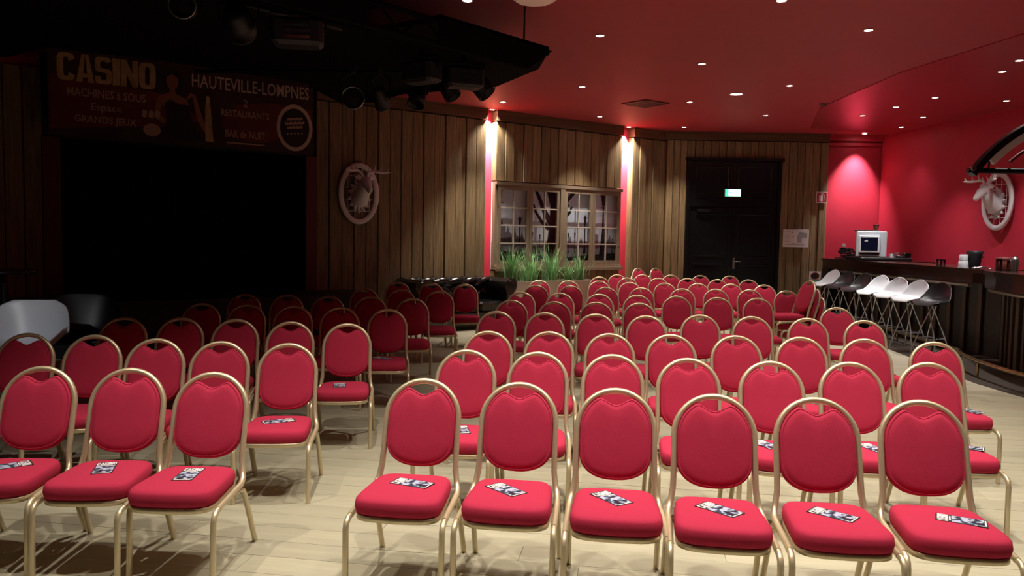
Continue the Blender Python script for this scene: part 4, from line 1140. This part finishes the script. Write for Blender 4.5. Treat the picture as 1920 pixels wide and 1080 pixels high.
obj('trim_rail', MB().tube([(x, y, BH - 0.27) for x, y in arc(0.1)], 0.028, 8), 'trimrail', cb)
ra = [(x + 6.6, y + 9.4) for x, y in arc(-0.33)][1:]
rail(cb, ra, (6.6, 9.4), 0.2, (0, 2, 4, 6))
# thin dark strip on the floor along the bar
fb = struct('floor_strip', MB().prism([(6.5, 17.9), (6.22, 14.6), (6.03, 13.0), (5.93, 11.97), (5.72, 10.4), (5.64, 9.6), (5.66, 8.9), (5.8, 8.0), (6.1, 7.1), (6.6, 6.3), (7.4, 6.3), (7.4, 17.9)], -0.004, 0.004), 'floorstrip', label='dark floor strip along the bar')

# ------------------------------------------------------------------ shell seats
def shell_mb(prof, half, lift, thick, nu=16):
    """scooped plastic shell: profile (y, z) front to top of the back, half widths and edge lift per station"""
    n = len(prof)
    # refine
    def interp(A, t):
        x = t * (len(A) - 1); i = min(int(x), len(A) - 2); f_ = x - i
        p0, p1, p2, p3 = A[max(i - 1, 0)], A[i], A[i + 1], A[min(i + 2, len(A) - 1)]
        return 0.5 * (2 * p1 + (p2 - p0) * f_ + (2 * p0 - 5 * p1 + 4 * p2 - p3) * f_ ** 2 + (3 * p1 - p0 - 3 * p2 + p3) * f_ ** 3)
    Y = [p[0] for p in prof]; Z = [p[1] for p in prof]
    nv = 30
    top, bot = [], []
    for j in range(nv + 1):
        t = j / nv
        y, z, h, l = interp(Y, t), interp(Z, t), interp(half, t), interp(lift, t)
        e = 0.01; y2, z2 = interp(Y, min(t + e, 1)), interp(Z, min(t + e, 1)); y1, z1 = interp(Y, max(t - e, 0)), interp(Z, max(t - e, 0))
        tg = Vector((y2 - y1, z2 - z1)).normalized(); nn = Vector((-tg.y, tg.x))
        for i in range(nu + 1):
            u = -1 + 2 * i / nu
            dl = l * abs(u) ** 2.5
            P = (u * h, y + nn.x * dl, z + nn.y * dl)
            top.append(P); bot.append((P[0], P[1] - nn.x * thick, P[2] - nn.y * thick))
    w_ = nu + 1; f = []; o = len(top)
    for j in range(nv):
        for i in range(nu):
            a, b_, c, d_ = j * w_ + i, j * w_ + i + 1, (j + 1) * w_ + i + 1, (j + 1) * w_ + i
            f.append((a, b_, c, d_)); f.append((a + o, d_ + o, c + o, b_ + o))
    edge = [i for i in range(w_)] + [j * w_ + nu for j in range(1, nv + 1)] + [nv * w_ + i for i in range(nu - 1, -1, -1)] + [j * w_ for j in range(nv - 1, 0, -1)]
    for k in range(len(edge)):
        a, c = edge[k], edge[(k + 1) % len(edge)]; f.append((c, a, a + o, c + o))
    return MB().add(top + bot, f, True)
def make_stool(colour, label):
    t = thing('bar_stool', label, 'bar stool', group='stools along the bar')
    sh = shell_mb([(-0.26, -0.05), (-0.20, -0.01), (-0.08, -0.02), (0.05, -0.015), (0.145, 0.03), (0.20, 0.12), (0.225, 0.21), (0.235, 0.285)],
                  [0.11, 0.205, 0.235, 0.235, 0.215, 0.19, 0.15, 0.03], [0.0, 0.01, 0.03, 0.05, 0.07, 0.06, 0.03, 0.0], 0.012)
    sh.v = [(x, y, z + 0.82) for x, y, z in sh.v]
    obj('seat_shell', sh, colour, t)
    obj('mount_plate', MB().lathe([(0.09, 0.765), (0.1, 0.775), (0.1, 0.788), (0.05, 0.80)], 16), 'blackmetal', t)
    for sx in (-1, 1):
        for sy in (-1, 1):
            obj('leg', MB().tube([(-0.045 * sx, 0.04 * sy, 0.775), (0.0 * sx, 0.065 * sy, 0.68), (0.11 * sx, 0.125 * sy, 0.36), (0.18 * sx, 0.175 * sy, 0.1), (0.195 * sx, 0.19 * sy, 0.0)], 0.0095, 8), 'chrome', t)
    obj('footrest', MB().tube([(0.135 * cx, 0.143 * cy, 0.27) for cx, cy in ((-1, -1), (1, -1), (1, 1), (-1, 1))], 0.008, 6, closed=True), 'chrome', t)
    return t
white0 = make_stool('white', 's'); black0 = make_stool('blackplastic', 's')
uw = ub = False
spots = [(6.27, 11.85, 'b', 'black bar stool nearest the curved bar, end of the row'), (6.34, 12.65, 'w', 'white bar stool next to the black end stool'), (6.40, 13.42, 'w', 'middle one of the three adjacent white bar stools'),
         (6.45, 14.2, 'w', 'white bar stool beside the two black ones'), (6.50, 15.0, 'b', 'black bar stool beside the three white ones'), (6.55, 15.85, 'b', 'black bar stool beside the lone far white one'),
         (6.60, 16.7, 'w', 'lone white bar stool at the far end beside the timber wall')]
for x, y, c, lab in spots:
    th = R(-62 + rng.uniform(-4, 4))
    if c == 'w':
        if not uw: o = white0; uw = True
        else: o = dup(white0, (0, 0, 0), 0)
    else:
        if not ub: o = black0; ub = True
        else: o = dup(black0, (0, 0, 0), 0)
    o.location = (x, y, 0); o.rotation_euler = (0, 0, th); o['label'] = lab
def lounge(colour, edge, loc, rz, label):
    t = thing('shell_armchair', label, 'armchair', loc, rz, 'plastic shell armchairs by the stage')
    sh = shell_mb([(-0.34, 0.40), (-0.27, 0.445), (-0.08, 0.42), (0.12, 0.40), (0.24, 0.47), (0.30, 0.64), (0.345, 0.83), (0.36, 0.915)], [0.25, 0.34, 0.39, 0.42, 0.43, 0.40, 0.33, 0.20], [0.02, 0.10, 0.22, 0.28, 0.26, 0.16, 0.06, 0.0], 0.016)
    obj('seat_shell', sh, colour, t)
    for sx in (-1, 1):
        for sy in (-1, 1):
            obj('leg', MB().tube([(0.12 * sx, 0.1 * sy, 0.385), (0.2 * sx, 0.18 * sy, 0.2), (0.25 * sx, 0.24 * sy, 0.0)], 0.01, 8), 'chrome', t)
    obj('brace', MB().tube([(-0.2, -0.18, 0.2), (0.2, 0.18, 0.2)], 0.007, 6).tube([(0.2, -0.18, 0.2), (-0.2, 0.18, 0.2)], 0.007, 6), 'chrome', t)
    return t
lounge('white', None, (-5.03, 8.15, 0), R(12), 'white plastic shell armchair at the frame edge below the stage')
lounge('blackplastic', None, (-4.95, 9.15, 0), R(25), 'black plastic shell armchair in the dark beside the white one')
t = thing('high_table', 'dark high table at the frame edge before the stage jamb', 'table', (-5.72, 8.95, 0))
obj('table_top', MB().lathe([(0.33, 1.17), (0.34, 1.175), (0.34, 1.2), (0.33, 1.205)], 28), 'blackplastic', t)
obj('pole', MB().lathe([(0.03, 0.02), (0.03, 1.17)], 12), 'blackmetal', t)
obj('base', MB().lathe([(0.24, 0), (0.24, 0.012), (0.04, 0.03)], 24), 'blackmetal', t)

# ------------------------------------------------------------------ canopy over the bar
cn = thing('bar_canopy', 'black arched metal canopy with a white inner band hanging over the bar', 'canopy', (5.66, 10.0, 2.57))
half, sag = 1.6, 0.85
RR = (half ** 2 + sag ** 2) / (2 * sag)
def archp(off, n=40):
    a0 = math.asin(half / RR); c = (half, sag - RR)
    return [(c[0] + (RR - off) * sin(-a0 + 2 * a0 * k / n), c[1] + (RR - off) * cos(-a0 + 2 * a0 * k / n)) for k in range(n + 1)]
def band(o1, o2, y0, y1, trim=0):
    A, B_ = archp(o1), archp(o2)
    if trim: A, B_ = A[trim:-trim], B_[trim:-trim]
    bb = MB(); n = len(A); v = []
    for (x, z), (x2, z2) in zip(A, B_): v += [(x, y0, z), (x2, y0, z2), (x2, y1, z2), (x, y1, z)]
    f = []
    for i in range(n - 1):
        for a, c in ((0, 1), (1, 2), (2, 3), (3, 0)): f.append((i * 4 + a, i * 4 + 4 + a, i * 4 + 4 + c, i * 4 + c))
    f += [(0, 1, 2, 3), tuple(4 * (n - 1) + q for q in (3, 2, 1, 0))]
    return bb.add(v, f)
obj('arch_rim', band(0, 0.075, -0.06, 0.06), 'blackmetal', cn)
obj('white_band', band(0.085, 0.17, -0.03, 0.03, 3), 'whitematt', cn)
obj('thin_rib', band(0.27, 0.30, -0.02, 0.02, 5), 'jamb', cn)
obj('bottom_beam', MB().tube([(-0.02, 0, 0.03), (2 * half + 0.02, 0, 0.03)], 0.035, 8), 'blackmetal', cn)
for x in (0.24, 0.9, 1.6, 2.3, 2.96):
    obj('bracket', MB().tube([(x, 0, 0.05), (x, -0.01, 0.14), (x - 0.03, -0.01, 0.17), (x + 0.03, -0.01, 0.17)], 0.012, 6), 'blackmetal', cn)
obj('corner_cap', MB().lathe([(0.03, -0.02), (0.035, 0.0), (0.03, 0.02)], 12, mx=Matrix.Translation((0.02, -0.06, 0.05)) @ Matrix.Rotation(pi / 2, 4, 'X')), 'steel', cn)
for x in (0.8, 2.4): obj('hanging_rod', MB().tube([(x, 0, 0.7), (x, 0, CEIL - 2.57)], 0.008, 6), 'blackmetal', cn)

# ------------------------------------------------------------------ things on the bar
pc = thing('computer', 'pale bulky computer with dark tilted screen on the far bar end', 'computer', (7.22, 16.15, BH + 0.07), R(-22))
b = MB(); b.bevbox(-0.26, 0.30, -0.17, 0.28, 0, 0.52, 0.02); obj('case', b, 'pcbody', pc)
b = MB(); b.bevbox(-0.21, 0.17, -0.23, -0.16, 0.09, 0.43, 0.015); bz_ = obj('bezel', b, 'white', pc)
obj('screen', MB().box(-0.175, 0.135, -0.233, -0.229, 0.13, 0.395), 'screen', pc)
ic = MB(); flat_poly([(-0.11, 0.315), (-0.05, 0.315), (-0.05, 0.335), (-0.07, 0.355), (-0.075, 0.335), (-0.11, 0.33)], -0.2345, ic); obj('screen_icon', ic, 'paper', pc)
obj('slot', MB().box(-0.19, 0.17, -0.185, -0.165, 0.05, 0.085), 'blackplastic', pc)
obj('lid', MB().bevbox(-0.30, 0.18, -0.12, 0.28, 0.521, 0.545, 0.006), 'blackplastic', pc)
t = thing('flower_pot', 'small dark pot on top of the pale computer', 'pot', (7.36, 16.22, BH + 0.07 + 0.546))
obj('pot', MB().lathe([(0.04, 0), (0.05, 0.06), (0.056, 0.1), (0.05, 0.1), (0.04, 0.07)], 14), 'rust', t); obj('rim', MB().lathe([(0.058, 0.09), (0.058, 0.11), (0.048, 0.11)], 14), 'blackplastic', t)
t = thing('equipment_tray', 'flat black equipment tray under the computer on the bar', 'tray', (7.35, 16.25, BH))
obj('tray', MB().bevbox(-0.42, 0.62, -0.36, 0.36, 0, 0.068, 0.01), 'blackplastic', t)
obj('front_strip', MB().box(-0.4, 0.55, -0.365, -0.36, 0.028, 0.05), 'greymetal', t)
t = thing('cable_heap', 'tangled heap of black cables left of the computer', 'cables', (7.02, 17.0, BH))
rg = random.Random(3)
for k in range(16):
    b = MB(); r_ = rg.uniform(0.09, 0.19) * (1 - 0.025 * k); ph = rg.uniform(0, 6); cx, cy = rg.uniform(0.0, 0.34 - 0.018 * k), rg.uniform(-0.08, 0.08)
    z0 = 0.014 + 0.0145 * k
    b.tube([(cx + r_ * cos(ph + q * 0.45) * (1 + 0.2 * sin(q)), cy + r_ * sin(ph + q * 0.45), z0 + 0.012 * sin(q * 1.3)) for q in range(16)], 0.009, 6)
    obj('cable', b, 'rubber' if k % 4 else 'greymetal', t)
obj('plug', MB().bevbox(-0.06, 0.0, -0.16, -0.1, 0.26, 0.33, 0.008), 'white', t)
obj('white_lead', MB().tube([(0.1, -0.1, 0.02), (0.2, -0.1, 0.02), (0.26, -0.05, 0.1)], 0.012, 6), 'white', t)
t = thing('paper_box', 'small white open box right of the computer', 'box', (7.62, 15.98, BH + 0.068), R(15))
obj('box', MB().box(-0.06, 0.06, -0.05, 0.05, 0, 0.075), 'paper', t); obj('flap', MB().add([(-0.06, -0.05, 0.075), (0.06, -0.05, 0.075), (0.07, -0.08, 0.11), (-0.05, -0.08, 0.1)], [(0, 1, 2, 3)]), 'paper', t)
t = thing('card_terminal', 'small dark device with white key beside the white box', 'device', (7.7, 15.94, BH + 0.068), 0)
obj('body', MB().bevbox(-0.06, 0.08, -0.04, 0.02, 0, 0.04, 0.008), 'blackplastic', t); obj('key', MB().bevbox(-0.03, 0.01, -0.035, 0.0, 0.04, 0.048, 0.003), 'white', t)
t = thing('speaker_block', 'dark upright block at the right end of the equipment tray', 'box', (7.86, 15.98, BH + 0.068), R(10))
obj('body', MB().bevbox(-0.06, 0.09, -0.07, 0.07, 0, 0.1, 0.008), 'barwood', t); obj('grille', MB().box(-0.04, 0.07, -0.073, -0.07, 0.02, 0.085), 'blackcloth', t)
# cups and glasses by the bend
def cup(loc, s, label, group=None):
    t = thing('paper_cup', label, 'cup', loc, 0, group)
    obj('wall', MB().lathe([(0.028 * s, 0), (0.038 * s, 0.088 * s), (0.040 * s, 0.092 * s), (0.035 * s, 0.09 * s), (0.026 * s, 0.006 * s)], 18, caps=True), 'white', t)
    return t
x, y = 6.98, 12.25
def cupstack(x, y):
    t = thing('upturned_cups', 'white cups, lower layer of the pair beside the black ice bucket', 'cup', (x, y, BH), 0, 'white cups on the bar')
    obj('wall', MB().lathe([(0.072, 0), (0.075, 0.01), (0.066, 0.105), (0.06, 0.11)], 18), 'white', t)
    obj('rim', MB().lathe([(0.076, 0.0), (0.08, 0.006), (0.076, 0.012)], 18, caps=False), 'white', t)
    t2 = dup(t, (x, y, BH + 0.112), 0.4, 'white cups, upper layer of the pair beside the black ice bucket'); t2.scale = (0.84, 0.84, 0.82)
cupstack(6.95, 12.3)
t = thing('ice_bucket', 'dark flared ice bucket with steel ball handles on the bar', 'bucket', (7.13, 12.32, BH))
obj('bucket', MB().lathe([(0.075, 0), (0.08, 0.01), (0.105, 0.2), (0.125, 0.26), (0.118, 0.26), (0.098, 0.19), (0.07, 0.015)], 24), 'greymetal', t)
for s in (-1, 1): obj('handle', MB().lathe([(0.003, -0.018), (0.018, 0), (0.003, 0.018)], 10, mx=Matrix.Translation((s * 0.115, -0.03, 0.17))), 'silver', t)
def tumbler(x, y, r_, h, label, m_='tumbler', z=BH):
    t = thing('drinking_glass', label, 'glass', (x, y, z), 0, 'glasses on the bar')
    obj('wall', MB().lathe([(r_ * 0.82, 0), (r_, h), (r_ * 0.95, h), (r_ * 0.78, 0.012)], 18, caps=False), m_, t)
    obj('foot', MB().lathe([(r_ * 0.82, 0), (r_ * 0.8, 0.01), (0.004, 0.01)], 18), m_, t)
    return t
tumbler(6.98, 12.95, 0.05, 0.11, 'clear glass left of the white cups'); tumbler(7.02, 13.12, 0.05, 0.11, 'clear glass farther left of the white cups')
tumbler(6.72, 11.02, 0.042, 0.17, 'tall clear glass right of the crumpled napkin on the curved bar')
tumbler(6.90, 11.06, 0.045, 0.15, 'tall clear glass before the copper tin')
tumbler(6.98, 10.72, 0.055, 0.21, 'clear pitcher-like glass right of the dark bottle')
t = thing('copper_tin', 'low wide reddish tin among the glasses on the curved bar', 'tin', (6.92, 11.22, BH))
obj('body', MB().lathe([(0.11, 0), (0.115, 0.01), (0.115, 0.15), (0.11, 0.16)], 24), 'rust', t); obj('lid', MB().lathe([(0.119, 0.15), (0.119, 0.185), (0.11, 0.19)], 24), 'jamb', t)
t = thing('shaker', 'steel cocktail shaker among the glasses on the curved bar', 'shaker', (6.84, 10.86, BH))
obj('cup', MB().lathe([(0.04, 0), (0.052, 0.15), (0.046, 0.17)], 18), 'steel', t); obj('cap', MB().lathe([(0.046, 0.17), (0.03, 0.195), (0.018, 0.2), (0.018, 0.215)], 18), 'steel', t)
t = thing('dark_bottle', 'dark round bottle between shaker and pitcher', 'bottle', (6.93, 10.6, BH))
obj('body', MB().lathe([(0.045, 0), (0.048, 0.01), (0.048, 0.15), (0.02, 0.19), (0.017, 0.23)], 16), 'barwood', t); obj('cork', MB().lathe([(0.019, 0.23), (0.019, 0.245)], 12), 'blackplastic', t)
t = thing('napkin', 'crumpled white napkin before the ice bucket', 'napkin', (7.0, 11.9, BH))
rg = random.Random(5)
b = MB(); v = [(0.11 * (i / 7 - 0.5) * 2, 0.07 * (j / 5 - 0.5) * 2, 0.004 + rg.random() * 0.035 * (1 - abs(i / 7 - 0.5)) ) for j in range(6) for i in range(8)]
b.add(v, [(j * 8 + i, j * 8 + i + 1, j * 8 + 9 + i, j * 8 + 8 + i) for j in range(5) for i in range(7)]); obj('sheet', b, 'paper', t)
t = thing('sugar_dispenser', 'white lidded jar at the frame edge on the curved bar', 'jar', (6.56, 10.05, BH))
obj('jar', MB().lathe([(0.055, 0), (0.06, 0.01), (0.06, 0.09), (0.05, 0.1)], 18), 'whitematt', t); obj('lid', MB().lathe([(0.066, 0.1), (0.07, 0.12), (0.06, 0.15), (0.03, 0.16)], 18), 'white', t)
